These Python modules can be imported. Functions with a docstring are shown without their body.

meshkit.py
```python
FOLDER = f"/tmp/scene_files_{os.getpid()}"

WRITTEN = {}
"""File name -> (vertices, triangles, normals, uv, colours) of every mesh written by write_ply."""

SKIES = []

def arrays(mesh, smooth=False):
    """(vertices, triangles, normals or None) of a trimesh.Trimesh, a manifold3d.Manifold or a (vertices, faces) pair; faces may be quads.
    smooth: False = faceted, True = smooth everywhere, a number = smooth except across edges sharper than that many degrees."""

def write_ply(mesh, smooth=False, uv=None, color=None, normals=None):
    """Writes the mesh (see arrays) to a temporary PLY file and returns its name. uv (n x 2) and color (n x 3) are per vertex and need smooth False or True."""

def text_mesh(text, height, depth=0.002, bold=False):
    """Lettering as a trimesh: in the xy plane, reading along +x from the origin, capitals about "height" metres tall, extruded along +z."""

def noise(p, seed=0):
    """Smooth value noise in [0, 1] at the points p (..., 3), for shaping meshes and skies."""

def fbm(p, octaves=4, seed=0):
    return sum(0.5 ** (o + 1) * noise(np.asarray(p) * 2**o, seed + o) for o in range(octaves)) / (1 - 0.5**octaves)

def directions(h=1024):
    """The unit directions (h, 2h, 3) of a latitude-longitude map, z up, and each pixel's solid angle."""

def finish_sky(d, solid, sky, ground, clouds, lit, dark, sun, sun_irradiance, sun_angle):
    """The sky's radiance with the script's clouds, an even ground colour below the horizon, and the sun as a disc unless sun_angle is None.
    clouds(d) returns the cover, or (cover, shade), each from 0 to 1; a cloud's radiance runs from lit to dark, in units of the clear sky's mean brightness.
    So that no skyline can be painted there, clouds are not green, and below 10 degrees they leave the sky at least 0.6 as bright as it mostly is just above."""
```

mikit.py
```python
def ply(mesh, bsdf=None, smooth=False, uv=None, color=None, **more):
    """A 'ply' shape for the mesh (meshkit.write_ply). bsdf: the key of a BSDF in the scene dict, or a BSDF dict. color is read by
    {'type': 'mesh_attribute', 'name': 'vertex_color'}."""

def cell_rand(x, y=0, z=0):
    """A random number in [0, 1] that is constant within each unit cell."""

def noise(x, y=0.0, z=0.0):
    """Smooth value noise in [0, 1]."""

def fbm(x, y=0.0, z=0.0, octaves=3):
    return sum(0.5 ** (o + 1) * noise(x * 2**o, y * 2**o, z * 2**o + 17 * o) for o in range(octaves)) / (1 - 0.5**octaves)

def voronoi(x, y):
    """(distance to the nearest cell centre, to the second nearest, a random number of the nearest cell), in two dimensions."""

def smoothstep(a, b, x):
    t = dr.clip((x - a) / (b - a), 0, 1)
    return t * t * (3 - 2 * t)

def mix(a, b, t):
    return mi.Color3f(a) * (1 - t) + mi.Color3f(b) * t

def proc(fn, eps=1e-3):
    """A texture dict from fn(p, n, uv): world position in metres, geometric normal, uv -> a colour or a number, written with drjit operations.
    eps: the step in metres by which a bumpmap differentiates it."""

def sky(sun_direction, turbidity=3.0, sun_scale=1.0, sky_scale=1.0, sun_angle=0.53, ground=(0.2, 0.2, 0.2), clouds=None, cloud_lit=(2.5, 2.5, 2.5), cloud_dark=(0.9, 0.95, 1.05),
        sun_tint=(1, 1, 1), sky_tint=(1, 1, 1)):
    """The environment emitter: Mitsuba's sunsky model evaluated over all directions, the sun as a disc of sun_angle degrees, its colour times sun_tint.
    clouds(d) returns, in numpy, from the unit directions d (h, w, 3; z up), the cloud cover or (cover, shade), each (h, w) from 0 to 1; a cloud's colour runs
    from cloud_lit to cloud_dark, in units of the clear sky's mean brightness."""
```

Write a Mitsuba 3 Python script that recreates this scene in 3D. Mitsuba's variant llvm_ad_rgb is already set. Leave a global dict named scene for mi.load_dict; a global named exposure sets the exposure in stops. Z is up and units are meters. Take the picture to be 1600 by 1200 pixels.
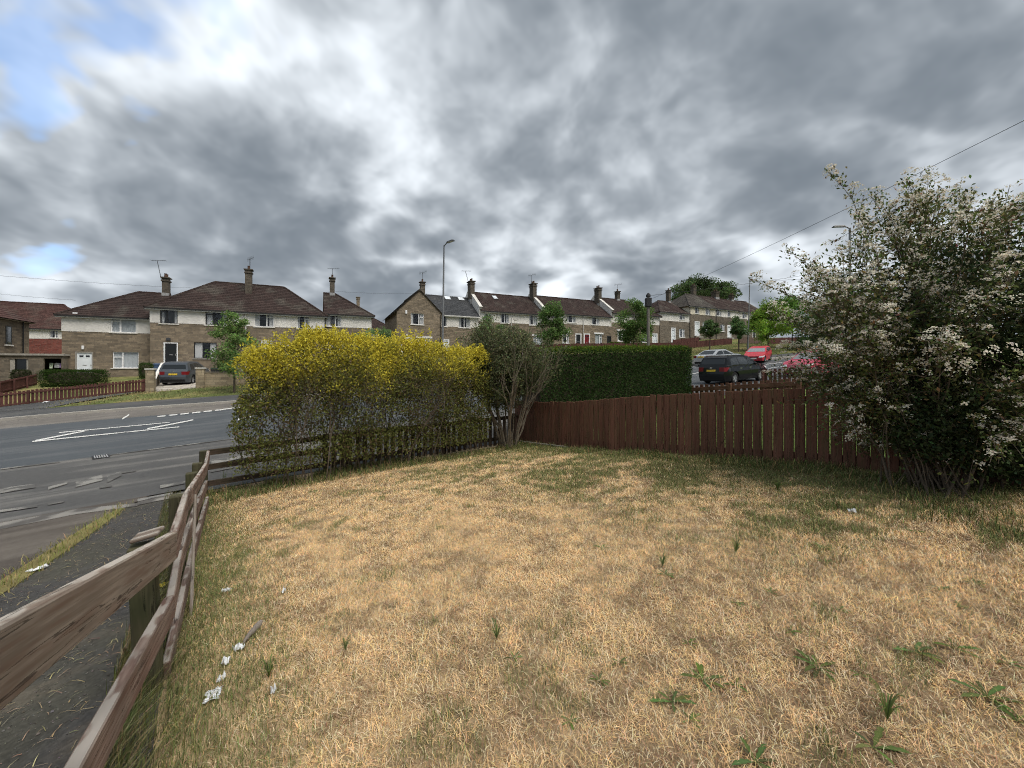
import math
import numpy as np, trimesh, mitsuba as mi, drjit as dr, mikit, meshkit
import manifold3d as m3
from shapely.geometry import Polygon, box as sbox
from shapely import affinity
from scipy.interpolate import RBFInterpolator
from mikit import noise, fbm, voronoi, cell_rand, smoothstep, mix, proc

T = mi.ScalarTransform4f
scene, labels = {}, {}
# ------------------------------------------------------------------ camera, sky, exposure
F = 625.0                       # focal length in pixels of a 1600 px wide picture; the eye is the origin, +y ahead
scene['camera'] = {'type': 'perspective', 'fov': 2 * math.degrees(math.atan(800 / F)), 'fov_axis': 'x', 'near_clip': 0.05, 'far_clip': 2000.0,
                   'principal_point_offset_y': 25 / 1200.0,
                   'to_world': T().look_at(origin=[0, 0, 0], target=[0, 1, 0], up=[0, 0, 1])}
exposure = 3.08
SUN = (0.45, -0.42, 0.90)


def clouds(d):
    z = np.maximum(d[..., 2], 0.0)
    q = d[..., :2] / (z + 0.50)[..., None] * 1.9
    q3 = np.concatenate([q, np.zeros_like(q[..., :1])], -1) + np.array([CLX, CLY, 0.0])
    w = np.stack([meshkit.fbm(q3 * 1.7 + 11.3, 4, 5), meshkit.fbm(q3 * 1.7 + 47.1, 4, 9), np.zeros(z.shape)], -1) - 0.5
    qq = q3 + 0.30 * w
    f = meshkit.fbm(qq * np.array([0.85, 1.3, 1]), 6, 3)
    mid = meshkit.fbm(qq * 2.4 + 5.0, 6, 21) - .5
    t = np.clip((f - 0.36) / 0.20, 0, 1); t = t * t * (3 - 2 * t)
    g = meshkit.fbm(qq * np.array([.9, 1.5, 1]) + 77.0, 5, 33)
    seam = np.exp(-(np.abs(g - 0.5) / 0.06) ** 2) * np.clip((meshkit.noise(qq * .8 + 31.0, 8) - 0.40) / 0.35, 0, 1)
    x = 0.58 + 0.21 * t - 0.44 * seam + 1.15 * mid + 0.55 * (meshkit.fbm(qq * 6.5 + 9.0, 4, 61) - .5)
    gap = np.clip((0.325 - f) / 0.03, 0, 1)
    return 1 - 0.55 * gap * np.clip((-0.3 - d[..., 0]) * 4, 0, 1), 1 / (1 + np.exp(-5.5 * (x - 0.34)))


CLX, CLY = -36.682843, 50.839408
scene['sky'] = mikit.sky(SUN, turbidity=3.0, sun_scale=0.30, sky_scale=0.95, sun_angle=36.0, clouds=clouds, sun_tint=(.86, .98, 1.17), cloud_lit=(1.66, 1.76, 1.85), cloud_dark=(0.245, 0.292, 0.345))

# ------------------------------------------------------------------ frames and helpers
def at(px, py, Y): return np.array([(px - 800) / F * Y, Y, -(py - 575) / F * Y])     # a point seen at a pixel of the photograph, Y metres ahead
def N(u, v): return np.array([.788 * u - .616 * v, .616 * u + .788 * v])              # near frame: u along the road, v towards it
def W(s, o): return np.array([-18.2 + .899 * s - .438 * o, 20 + .438 * s + .899 * o])  # far frame: s along the far kerb, o behind it
def toN(X, Y): return .788 * X + .616 * Y, -.616 * X + .788 * Y
def zk(s): return -2.11 + .0605 * s


_near = [(0, 7.56, -1.92), (6.2, 7.7, -1.82), (-.2, 2.7, -1.6), (6.1, 1.8, -1.25), (.2, .3, -1.47), (6, -3, -1.0), (-.3, -3, -1.35), (3, 4.5, -1.60),
         (13.6, 7.7, -1.38), (13.6, 4.7, -1.16), (20, 7, -1.04), (20, 3, -.8), (13, 0, -.9), (-1.3, 5.4, -1.92), (-1.2, 2.5, -1.68), (-3, 8, -2.07), (-8, 3, -2.1),
         (-8, 9, -2.32), (-20, 8, -2.9), (-3.35, 13.4, -2.15), (1.1, 13.4, -1.94), (8, 12, -1.62), (25.2, 10.8, -.90), (13.6, 9, -1.38), (35.7, 10.2, -.22), (50, 9, .55), (80, 8, 2.0),
         (-20, -20, -2.0), (20, -20, .2), (60, -20, 2.0), (-60, 0, -4.5), (0, -60, 0), (110, 0, 3.6)]
_ctl = [(*N(u, v), z) for u, v, z in _near]
for s in (-60, -40, -20, -8, 4, 16, 28, 38, 53, 70, 90, 120): _ctl.append((*W(s, 0), zk(s)))
for s, o, z in [(-40, 3, -4.3), (-7, 3.5, -2.12), (-2, 6.4, -1.52), (.7, 6.5, -1.32), (5, 6.5, -1.05), (-1, 11, -1.22), (-12, 19.5, -1.0), (-5, 18, -.9), (2, 18.5, -.62), (8, 18.5, -.1), (14, 19, .9),
                (20, 19, 1.35), (28, 19, 2.0), (38, 19.5, 2.5), (50, 19.5, 3.1), (60, 20.5, 4.05), (67, 20.5, 4.9), (78, 20.5, 5.3), (100, 20, 6.2), (12, 7, -.3), (35.6, 14, 2.0), (53, 14, 2.6), (73, 14, 3.8), (90, 14, 4.8),
                (44, 7, 1.55), (60, 7, 2.35), (20, 8, .3), (28, 10, 1.1),
                (-40, 30, -2.4), (-20, 32, -.6), (0, 32, .6), (20, 32, 2.2), (40, 32, 3.6), (60, 33, 5.0), (80, 33, 6.4), (110, 33, 7.5), (0, 80, 2.0), (60, 80, 7.5), (120, 80, 10), (-60, 80, -2), (60, 160, 9), (-60, 160, 0), (180, 60, 10), (200, 0, 9)]:
    _ctl.append((*W(s, o), z))
_ctl = np.array(_ctl)
_rbf = RBFInterpolator(_ctl[:, :2], _ctl[:, 2], kernel='thin_plate_spline', smoothing=0.01)


def terrain(xy):
    xy = np.atleast_2d(np.asarray(xy, float))
    r = np.hypot(xy[:, 0], xy[:, 1])
    k = np.minimum(1, 220 / np.maximum(r, 1e-6))
    return _rbf(xy * k[:, None])


def tz(x, y): return float(terrain([[x, y]])[0])


_DD = 1.3 * 1.012 ** np.arange(480)
def hit(px, py):                                     # where the ground lies behind a pixel of the photograph
    r = np.array([(px - 800) / F, 1.0]); k = -(py - 575) / F
    g = terrain(_DD[:, None] * r) - k * _DD
    i = np.argmax(g > 0); i = max(i, 1)
    a, b = g[i - 1], g[i]; t = a / (a - b) if a != b else 0
    return r * (_DD[i - 1] + (_DD[i] - _DD[i - 1]) * t)


def uniq(key):
    if key not in labels and key not in scene and not any(k.startswith(key + '__') for k in scene): return key
    i = 1
    while (k := f'{key}_{i:03d}') in labels or k in scene: i += 1
    return k


_cnt = {}
def child(parent, name):
    n = _cnt.get((parent, name), 0); _cnt[(parent, name)] = n + 1
    return f'{parent}__{name}' + (f'_{n:03d}' if n else '')


def thing(name, label, cat, group=None):
    n = _cnt.get(('', name), 0); _cnt[('', name)] = n + 1
    k = name + (f'_{n:03d}' if n else '')
    labels[k] = {'label': label, 'category': cat}
    if group: labels[k]['group'] = group
    return k


def put(parent, name, mesh, mat, smooth=False, uv=None, color=None, **kw):
    k = child(parent, name) if name else parent
    scene[k] = mikit.ply(mesh, mat, smooth, uv, color, **kw)
    return k


def setting(name, mesh, mat, label, **kw):
    k = thing(name, label, name.replace('_', ' ')); labels[k]['kind'] = 'structure'
    put(k, None, mesh, mat, **kw); return k


def cat(ms): return trimesh.util.concatenate([trimesh.Trimesh(m[0], m[1], process=False) if isinstance(m, tuple) else m for m in ms])


def bx(x0, x1, y0, y1, z0, z1):
    m = trimesh.creation.box((x1 - x0, y1 - y0, z1 - z0)); m.apply_translation(((x0 + x1) / 2, (y0 + y1) / 2, (z0 + z1) / 2)); return m


def chamfer_box(lx, ly, lz, c=0.004):
    hx, hy, hz = lx / 2, ly / 2, lz / 2
    pts = []
    for sx in (-1, 1):
        for sy in (-1, 1):
            for sz in (-1, 1):
                pts += [(sx * hx, sy * (hy - c), sz * (hz - c)), (sx * (hx - c), sy * hy, sz * (hz - c)), (sx * (hx - c), sy * (hy - c), sz * hz)]
    return trimesh.convex.convex_hull(np.array(pts))


def frame_to(m, origin, ex, ey, ez):
    M = np.eye(4); M[:3, 0], M[:3, 1], M[:3, 2], M[:3, 3] = ex, ey, ez, origin
    m = m.copy(); m.apply_transform(M); return m


def unit(v): v = np.asarray(v, float); return v / np.linalg.norm(v)


def tube(pts, rad, sides=5):
    pts = np.asarray(pts, float); rad = np.broadcast_to(rad, (len(pts),))
    t = np.gradient(pts, axis=0); t /= np.maximum(np.linalg.norm(t, axis=1, keepdims=True), 1e-9)
    a = np.cross(t, [0, 0, 1.0]); bad = np.linalg.norm(a, axis=1) < .1
    a[bad] = np.cross(t[bad], [1.0, 0, 0]); a /= np.linalg.norm(a, axis=1, keepdims=True)
    b = np.cross(t, a); th = np.arange(sides) * 2 * np.pi / sides
    v = pts[:, None] + rad[:, None, None] * (np.cos(th)[None, :, None] * a[:, None] + np.sin(th)[None, :, None] * b[:, None])
    n = len(pts); f = []
    for i in range(n - 1):
        for j in range(sides):
            k = (j + 1) % sides
            f += [(i * sides + j, (i + 1) * sides + j, (i + 1) * sides + k), (i * sides + j, (i + 1) * sides + k, i * sides + k)]
    f += [(0, j, j + 1) for j in range(1, sides - 1)]; e = (n - 1) * sides
    f += [(e, e + j + 1, e + j) for j in range(1, sides - 1)]
    return v.reshape(-1, 3), np.array(f)


def tubes(segs, sides=3):
    """Many two-point tapered twigs (n,3) (n,3) r0 r1 as one mesh."""
    P, Q, r0, r1 = [np.asarray(x, float) for x in segs]
    t = Q - P; t /= np.maximum(np.linalg.norm(t, axis=1, keepdims=True), 1e-9)
    a = np.cross(t, [0.31, 0.2, .93]); a /= np.maximum(np.linalg.norm(a, axis=1, keepdims=True), 1e-9); b = np.cross(t, a)
    th = np.arange(sides) * 2 * np.pi / sides
    ring = np.cos(th)[None, :, None] * a[:, None] + np.sin(th)[None, :, None] * b[:, None]
    v = np.concatenate([P[:, None] + r0[:, None, None] * ring, Q[:, None] + r1[:, None, None] * ring], 1)
    f = []
    for j in range(sides):
        k = (j + 1) % sides; f += [(j, sides + j, sides + k), (j, sides + k, k)]
    f = (np.arange(len(P)) * 2 * sides)[:, None, None] + np.array(f)[None]
    return v.reshape(-1, 3), f.reshape(-1, 3)


def grid(nu, nv):
    i, j = np.meshgrid(np.arange(nu - 1), np.arange(nv - 1), indexing='ij'); a = (i * nv + j).ravel()
    return np.stack([a, a + nv, a + nv + 1, a + 1], 1)


def polyline(pts, d):
    pts = np.asarray(pts, float); L = np.r_[0, np.cumsum(np.linalg.norm(np.diff(pts, axis=0), axis=1))]
    return np.stack([np.interp(d, L / L[-1], pts[:, k]) for k in range(pts.shape[1])], 1)


def strip(A, B, n, m, dz=0.0, dzb=None):
    """A sheet draped on the ground between two polylines (world xy)."""
    a, b = polyline(A, np.linspace(0, 1, n)), polyline(B, np.linspace(0, 1, n))
    t = np.linspace(0, 1, m)
    xy = a[:, None] * (1 - t)[None, :, None] + b[:, None] * t[None, :, None]
    z = terrain(xy.reshape(-1, 2)).reshape(n, m) + dz + (0 if dzb is None else (dzb - dz) * t[None])
    v = np.concatenate([xy, z[..., None]], -1).reshape(-1, 3); f = grid(n, m)
    nz = np.cross(v[f[0, 1]] - v[f[0, 0]], v[f[0, 3]] - v[f[0, 0]])[2]
    return v, (f if nz > 0 else f[:, ::-1])


# ------------------------------------------------------------------ materials
def principled(key, color, rough=.7, spec=.3, two=True, bump=None, **kw):
    b = {'type': 'principled', 'base_color': color if isinstance(color, dict) else {'type': 'rgb', 'value': list(color)}, 'roughness': rough, 'specular': spec, **kw}
    if bump is not None: b = {'type': 'bumpmap', 'arbitrary': bump[0], 'scale': bump[1], 'bsdf': b}
    scene[key] = {'type': 'twosided', 'bsdf': b} if two else b


VC = {'type': 'mesh_attribute', 'name': 'vertex_color'}


def hcoord(p, n):
    l = dr.maximum(dr.sqrt(n.x * n.x + n.y * n.y), 1e-4)
    return (-n.y * p.x + n.x * p.y) / l


def stone_fn(base, var):
    def fn(p, n, uv):
        h = hcoord(p, n); row = dr.floor(p.z / .155); x = h + cell_rand(row, 3) * 3
        wdt = .34 + .25 * cell_rand(row, 9)
        c = dr.floor(x / wdt); r = cell_rand(c, row, 5); r2 = cell_rand(c, row, 7)
        fx = x / wdt - c; fz = p.z / .155 - row
        joint = dr.minimum(smoothstep(0, .05, fx) * smoothstep(0, .05, 1 - fx), smoothstep(0, .10, fz) * smoothstep(0, .10, 1 - fz))
        k = (.82 + .34 * r) * (.78 + .44 * fbm(h * .5, p.z * .7, 1.0)) * (.88 + .24 * noise(h * 9, p.z * 11, 2.))
        col = mix(mi.Color3f(*base), mi.Color3f(*var), r2) * k
        dark = smoothstep(.5, .85, fbm(h * .35 + 5, p.z * .5, 4.)) * .35
        return mix(mi.Color3f(.13, .12, .105), col, joint * .75 + .25) * (1 - dark)
    return fn


principled('stone', proc(stone_fn((.172, .14, .105), (.25, .2, .145))), .9, .15)
principled('stone_grey', proc(stone_fn((.15, .13, .105), (.185, .155, .12))), .9, .15)
principled('chimney_stone', proc(stone_fn((.085, .075, .06), (.12, .10, .08))), .9, .15)
principled('red_brick', proc(stone_fn((.16, .05, .042), (.2, .07, .055))), .9, .15)


def render_fn(p, n, uv):
    h = hcoord(p, n)
    k = .86 + .2 * fbm(h * .6, p.z * .35, 3.) - .1 * smoothstep(.5, .8, fbm(h * 2.2, p.z * .4, 7.)) - .06 * noise(h * 14, p.z * 14)
    return mi.Color3f(.76, .735, .70) * k
principled('render', proc(render_fn), .9, .15)
def render2_fn(p, n, uv): return render_fn(p, n, uv) * mi.Color3f(.9, .86, .74)
principled('render_cream', proc(render2_fn), .9, .15)


def tile_fn(c0, c1, moss):
    def fn(p, n, uv):
        h = hcoord(p, n); row = dr.floor(p.z / .196); x = h / .3 + .5 * row
        c = dr.floor(x); r = cell_rand(c, row, 3); fx = x - c
        k = (.84 + .28 * r) * (.8 + .4 * fbm(h * .4, p.z * .8, 2.)) * (1 - .4 * smoothstep(.84, .97, fx))
        col = mix(mi.Color3f(*c0), mi.Color3f(*c1), cell_rand(c, row, 8)) * k
        return mix(col, mi.Color3f(.12, .115, .095) * k, moss * smoothstep(.5, .8, fbm(h * .9, p.z * 1.5, 9., 4)))
    return fn


principled('tile', proc(tile_fn((.038, .026, .0235), (.05, .033, .029), .35)), .85, .2)
principled('tile_red', proc(tile_fn((.062, .033, .029), (.08, .042, .036), .25)), .85, .2)
principled('slate', proc(tile_fn((.042, .044, .048), (.06, .062, .066), .2)), .7, .3)
principled('slate_brown', proc(tile_fn((.055, .048, .043), (.075, .067, .06), .4)), .85, .2)
principled('upvc', (.78, .78, .79), .35, .5)
principled('dark_frame', (.02, .021, .023), .4, .5)
principled('sill', (.62, .60, .56), .8, .2)
principled('curtain', (.55, .56, .57), .9, .1)
principled('net_curtain', (.40, .43, .45), .9, .1)
principled('gutter_black', (.025, .024, .024), .5, .4)
principled('gutter_white', (.6, .59, .57), .6, .3)
principled('door_red', (.16, .012, .016), .45, .4)
principled('door_black', (.012, .014, .015), .35, .5)
principled('door_white', (.70, .74, .77), .4, .4)
principled('lead', (.30, .30, .30), .6, .4)
principled('pot', (.10, .06, .045), .85, .2)
principled('metal_grey', (.20, .205, .21), .5, .5, metallic=.3)
principled('metal_dark', (.05, .052, .055), .5, .5)
principled('lamp_glass', (.5, .52, .53), .15, .6)
principled('cable', (.03, .03, .032), .7, .3)
scene['glass'] = {'type': 'thindielectric', 'int_ior': 1.5}
principled('sky_painted_glass', (.62, .66, .70), .08, .8)  # pale base colour stands in for sky reflected in the rooflights
principled('glass_dark', (.012, .014, .016), .05, .6)
principled('concrete', proc(lambda p, n, uv: mi.Color3f(.32, .30, .27) * (.75 + .4 * fbm(p.x * 2, p.y * 2, p.z * 2, 4))), .9, .2)


def tar_fn(c0, c1, sc, patch):
    def fn(p, n, uv):
        a = fbm(p.x * .35 * sc, p.y * .35 * sc, 0., 4)
        g = noise(p.x * 60, p.y * 60, 1.) * .5 + noise(p.x * 23, p.y * 23, 5.) * .5
        k = .80 + .22 * g + .28 * (a - .5)
        u = p.x * .788 + p.y * .616; v = -p.x * .616 + p.y * .788
        streak = fbm(u * .25, v * 3.2, 2., 4)
        b = smoothstep(.42, .68, .6 * streak + .4 * fbm(p.x * .8, p.y * .8, 8.))
        return mix(mi.Color3f(*c0), mi.Color3f(*c1), b * patch) * k
    return fn


principled('asphalt', proc(tar_fn((.063, .070, .077), (.094, .099, .104), 1, .8)), .8, .3, bump=(proc(lambda p, n, uv: noise(p.x * 70, p.y * 70, 0.), 2e-3), .003))
principled('layby_tarmac', proc(tar_fn((.076, .075, .074), (.15, .144, .135), 1.5, 1.)), .85, .25)
principled('old_tarmac', proc(tar_fn((.08, .069, .06), (.125, .11, .095), 2.5, 1.)), .9, .2)
principled('strip_concrete', proc(tar_fn((.12, .11, .10), (.16, .148, .135), 1.2, .8)), .9, .2)
principled('pavement', proc(tar_fn((.062, .063, .065), (.09, .09, .088), 1.5, .8)), .9, .2)


def path_fn(p, n, uv):
    u = p.x * .788 + p.y * .616; v = -p.x * .616 + p.y * .788
    g = noise(p.x * 90, p.y * 90, 1.) * .55 + noise(p.x * 30, p.y * 30, 4.) * .45
    k = .55 + .7 * g + .3 * (fbm(p.x * 1.6, p.y * 1.6, 0., 4) - .5)
    moss = smoothstep(.5, .75, fbm(p.x * 1.3 + 4, p.y * 1.3, 2., 4))
    dust = smoothstep(.55, .8, fbm(u * 1.2, v * 3.5, 6., 4))
    return mix(mix(mi.Color3f(.056, .054, .052), mi.Color3f(.068, .065, .05), moss * .7), mi.Color3f(.13, .108, .08), dust * .6) * k
principled('path', proc(path_fn), .9, .2, bump=(proc(lambda p, n, uv: noise(p.x * 60, p.y * 60, 0.) + .6 * noise(p.x * 22, p.y * 22, 3.), 2e-3), .006))


def paint_fn(p, n, uv):
    w = smoothstep(.14, .30, fbm(p.x * 5, p.y * 5, 1., 4))
    return mix(mi.Color3f(.13, .13, .13), mi.Color3f(.52, .515, .50), w)
principled('road_paint', proc(paint_fn), .7, .3)
def worn_fn(p, n, uv): return mix(mi.Color3f(.085, .083, .08), mi.Color3f(.20, .193, .18), smoothstep(.44, .66, fbm(p.x * 4.2, p.y * 4.2, 1., 5)))
principled('worn_paint', proc(worn_fn), .85, .2)


def lawn_fn(p, n, uv):
    g = fbm(p.x * 14, p.y * 14, 0., 4)
    a = smoothstep(.35, .7, fbm(p.x * .9, p.y * .9, 3., 4))
    return mix(mi.Color3f(.26, .185, .11), mi.Color3f(.44, .325, .19), a) * (.45 + .9 * g)
principled('dry_soil', proc(lawn_fn), .95, .1, bump=(proc(lambda p, n, uv: fbm(p.x * 25, p.y * 25, 0., 3), 3e-3), .02))
def turf_fn(p, n, uv):
    g = fbm(p.x * 4, p.y * 4, 0., 4); a = smoothstep(.45, .7, fbm(p.x * .35, p.y * .35, 3., 4))
    return mix(mi.Color3f(.085, .10, .035), mi.Color3f(.20, .165, .075), a * .8) * (.55 + .85 * g)
principled('turf', proc(turf_fn), .95, .1)
def greenturf_fn(p, n, uv): return mi.Color3f(.09, .13, .035) * (.5 + .9 * fbm(p.x * 5, p.y * 5, 0., 4))
principled('green_turf', proc(greenturf_fn), .95, .1)
principled('earth', proc(lambda p, n, uv: mi.Color3f(.14, .115, .075) * (.6 + .7 * fbm(p.x * .8, p.y * .8, 0., 4))), .95, .1)
def drive_fn(p, n, uv):
    c, d, r = voronoi(p.x * 1.6, p.y * 1.6)
    return mi.Color3f(.33, .30, .26) * (.7 + .35 * r + .3 * (fbm(p.x * 2, p.y * 2, 1.) - .5)) * (.6 + .4 * smoothstep(.02, .1, d - c))
principled('edge_concrete', proc(lambda p, n, uv: mix(mi.Color3f(.085, .08, .075), mi.Color3f(.20, .19, .175), smoothstep(.35, .6, fbm(p.x * 3, p.y * 3, 2., 4)))), .9, .2)
principled('drive_slabs', proc(drive_fn), .9, .2)
principled('blade', VC, .75, .15)
for k, tr in (('leaf', .7), ('petal', .5)):
    scene[k] = {'type': 'principledthin', 'base_color': VC, 'roughness': .55 if k == 'leaf' else .8, 'diff_trans': tr, 'spec_trans': 0.0, 'eta': 1.3}
principled('bark', proc(lambda p, n, uv: mi.Color3f(.105, .085, .065) * (.5 + 1.0 * fbm(p.x * 20, p.y * 20, p.z * 6, 3))), .95, .1)
principled('pole_wood', proc(lambda p, n, uv: mi.Color3f(.17, .155, .135) * (.7 + .6 * fbm(p.x * 9, p.y * 9, p.z * .8, 3))), .9, .1)
principled('bark_pale', proc(lambda p, n, uv: mi.Color3f(.17, .145, .11) * (.5 + 1.0 * fbm(p.x * 40, p.y * 40, p.z * 12, 3))), .95, .1)


def wood_fn(a, b, c, rs=1.0, top_lit_bleach=0.0):
    def fn(p, n, uv):
        o = 0.0
        g = .5 * fbm(uv.x * 4 * rs, uv.y * 90 * rs + o, 1., 4) + .5 * fbm(uv.x * 6 * rs, uv.y * 170 * rs, 6., 3)
        kn = fbm(uv.x * 5, uv.y * 60 + o, 4., 4)
        col = mix(mi.Color3f(*a), mi.Color3f(*b), smoothstep(.3, .7, g))
        col = mix(col, mi.Color3f(*c), smoothstep(.46, .75, kn) * .6)
        col = mix(col, mi.Color3f(.33, .30, .265), top_lit_bleach * smoothstep(.55, .95, n.z) * smoothstep(.3, .55, fbm(uv.x * 9, uv.y * 40, 3., 3)))  # upward faces paler: weathering plus lit top edges mixed into the colour
        ck = fbm(uv.x * 1.6, uv.y * 48 + o, 9., 4); crack = smoothstep(.565, .58, ck) * (1 - smoothstep(.595, .61, ck))
        blotch = smoothstep(.52, .8, fbm(p.x * 5.5 + uv.y * 30, p.y * 5.5, p.z * 6 + uv.y * 20, 4))
        return mix(col, mi.Color3f(*c), blotch * .35) * (1 - .62 * crack) * (.72 + .56 * noise(p.x * 6.1, p.y * 6.1, p.z * .8))
    return fn


def wood_bump(p, n, uv): return fbm(uv.x * 6, uv.y * 110, 1., 3)
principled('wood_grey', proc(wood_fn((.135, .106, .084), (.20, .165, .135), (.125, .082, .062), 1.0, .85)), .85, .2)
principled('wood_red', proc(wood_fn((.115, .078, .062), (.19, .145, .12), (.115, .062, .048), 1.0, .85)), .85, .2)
principled('wood_post', proc(wood_fn((.05, .046, .028), (.085, .078, .045), (.04, .045, .02))), .9, .15)
principled('wood_pale', proc(wood_fn((.22, .19, .16), (.32, .28, .24), (.2, .15, .12))), .85, .2)
principled('wood_shaded', proc(wood_fn((.055, .04, .03), (.085, .062, .045), (.055, .05, .028))), .85, .2)  # wood colour darkened to carry the shade under the hedge
principled('wood_brown', proc(wood_fn((.125, .055, .037), (.17, .082, .055), (.11, .083, .042), .6)), .75, .25)
principled('wood_far', proc(wood_fn((.085, .034, .03), (.115, .047, .04), (.09, .052, .04), .6)), .8, .2)
principled('paper', (.74, .76, .78), .8, .2)
principled('yellow_plastic', (.65, .5, .03), .5, .4)
principled('cloth_lilac', (.5, .36, .62), .9, .1)
principled('cloth_pink', (.62, .25, .55), .9, .1)
principled('cloth_green', (.62, .72, .55), .9, .1)
principled('bin_black', (.02, .022, .024), .5, .4)
principled('bin_blue', (.05, .09, .17), .5, .4)
principled('ink', (.12, .13, .16), .8, .2)
# ------------------------------------------------------------------ the setting: ground, road, pavements, verges
ax = np.r_[-420, -300, -220, -160, -120, np.arange(-90, 110, 2.0), 120, 160, 220, 300, 420]
ay = np.r_[-260, -160, -80, -40, np.arange(-20, 130, 2.0), 140, 180, 240, 320, 420]
gx, gy = np.meshgrid(ax, ay, indexing='ij')
gz = terrain(np.stack([gx.ravel(), gy.ravel()], 1)) - .07
setting('ground', (np.stack([gx.ravel(), gy.ravel(), gz], 1), grid(len(ax), len(ay))), 'turf', 'rough grass and earth under and beyond the streets', smooth=True)

chan = [N(u, v) for u, v in [(-60, 13.4), (-3.35, 13.4), (2, 13.4), (10, 11.9), (20, 10.0), (34, 9.0), (60, 8.6), (110, 8.6)]]
nearkerb = [N(u, v) for u, v in [(-60, 8.3), (-3.35, 8.3), (2, 8.3), (10, 8.6), (20, 9.3), (34, 8.8), (60, 8.4), (110, 8.4)]]
bay = [W(s, o) for s, o in [(-60, -2.4), (-5, -2.4), (6, -2.3), (16, -1.6), (30, -.8), (60, -.6), (120, -.6)]]
fark = [W(s, 0) for s in (-60, -5, 6, 16, 30, 60, 120)]
setting('road', strip(chan, bay, 160, 30), 'asphalt', 'grey asphalt carriageway with white markings climbing to the right', smooth=True)
setting('layby', strip(nearkerb, chan, 160, 14), 'layby_tarmac', 'worn patched tarmac lay-by along the near side of the road', smooth=True)
setting('parking_strip', strip(bay, fark, 160, 6), 'strip_concrete', 'pale parking strip along the far kerb of the road', smooth=True)
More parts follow.
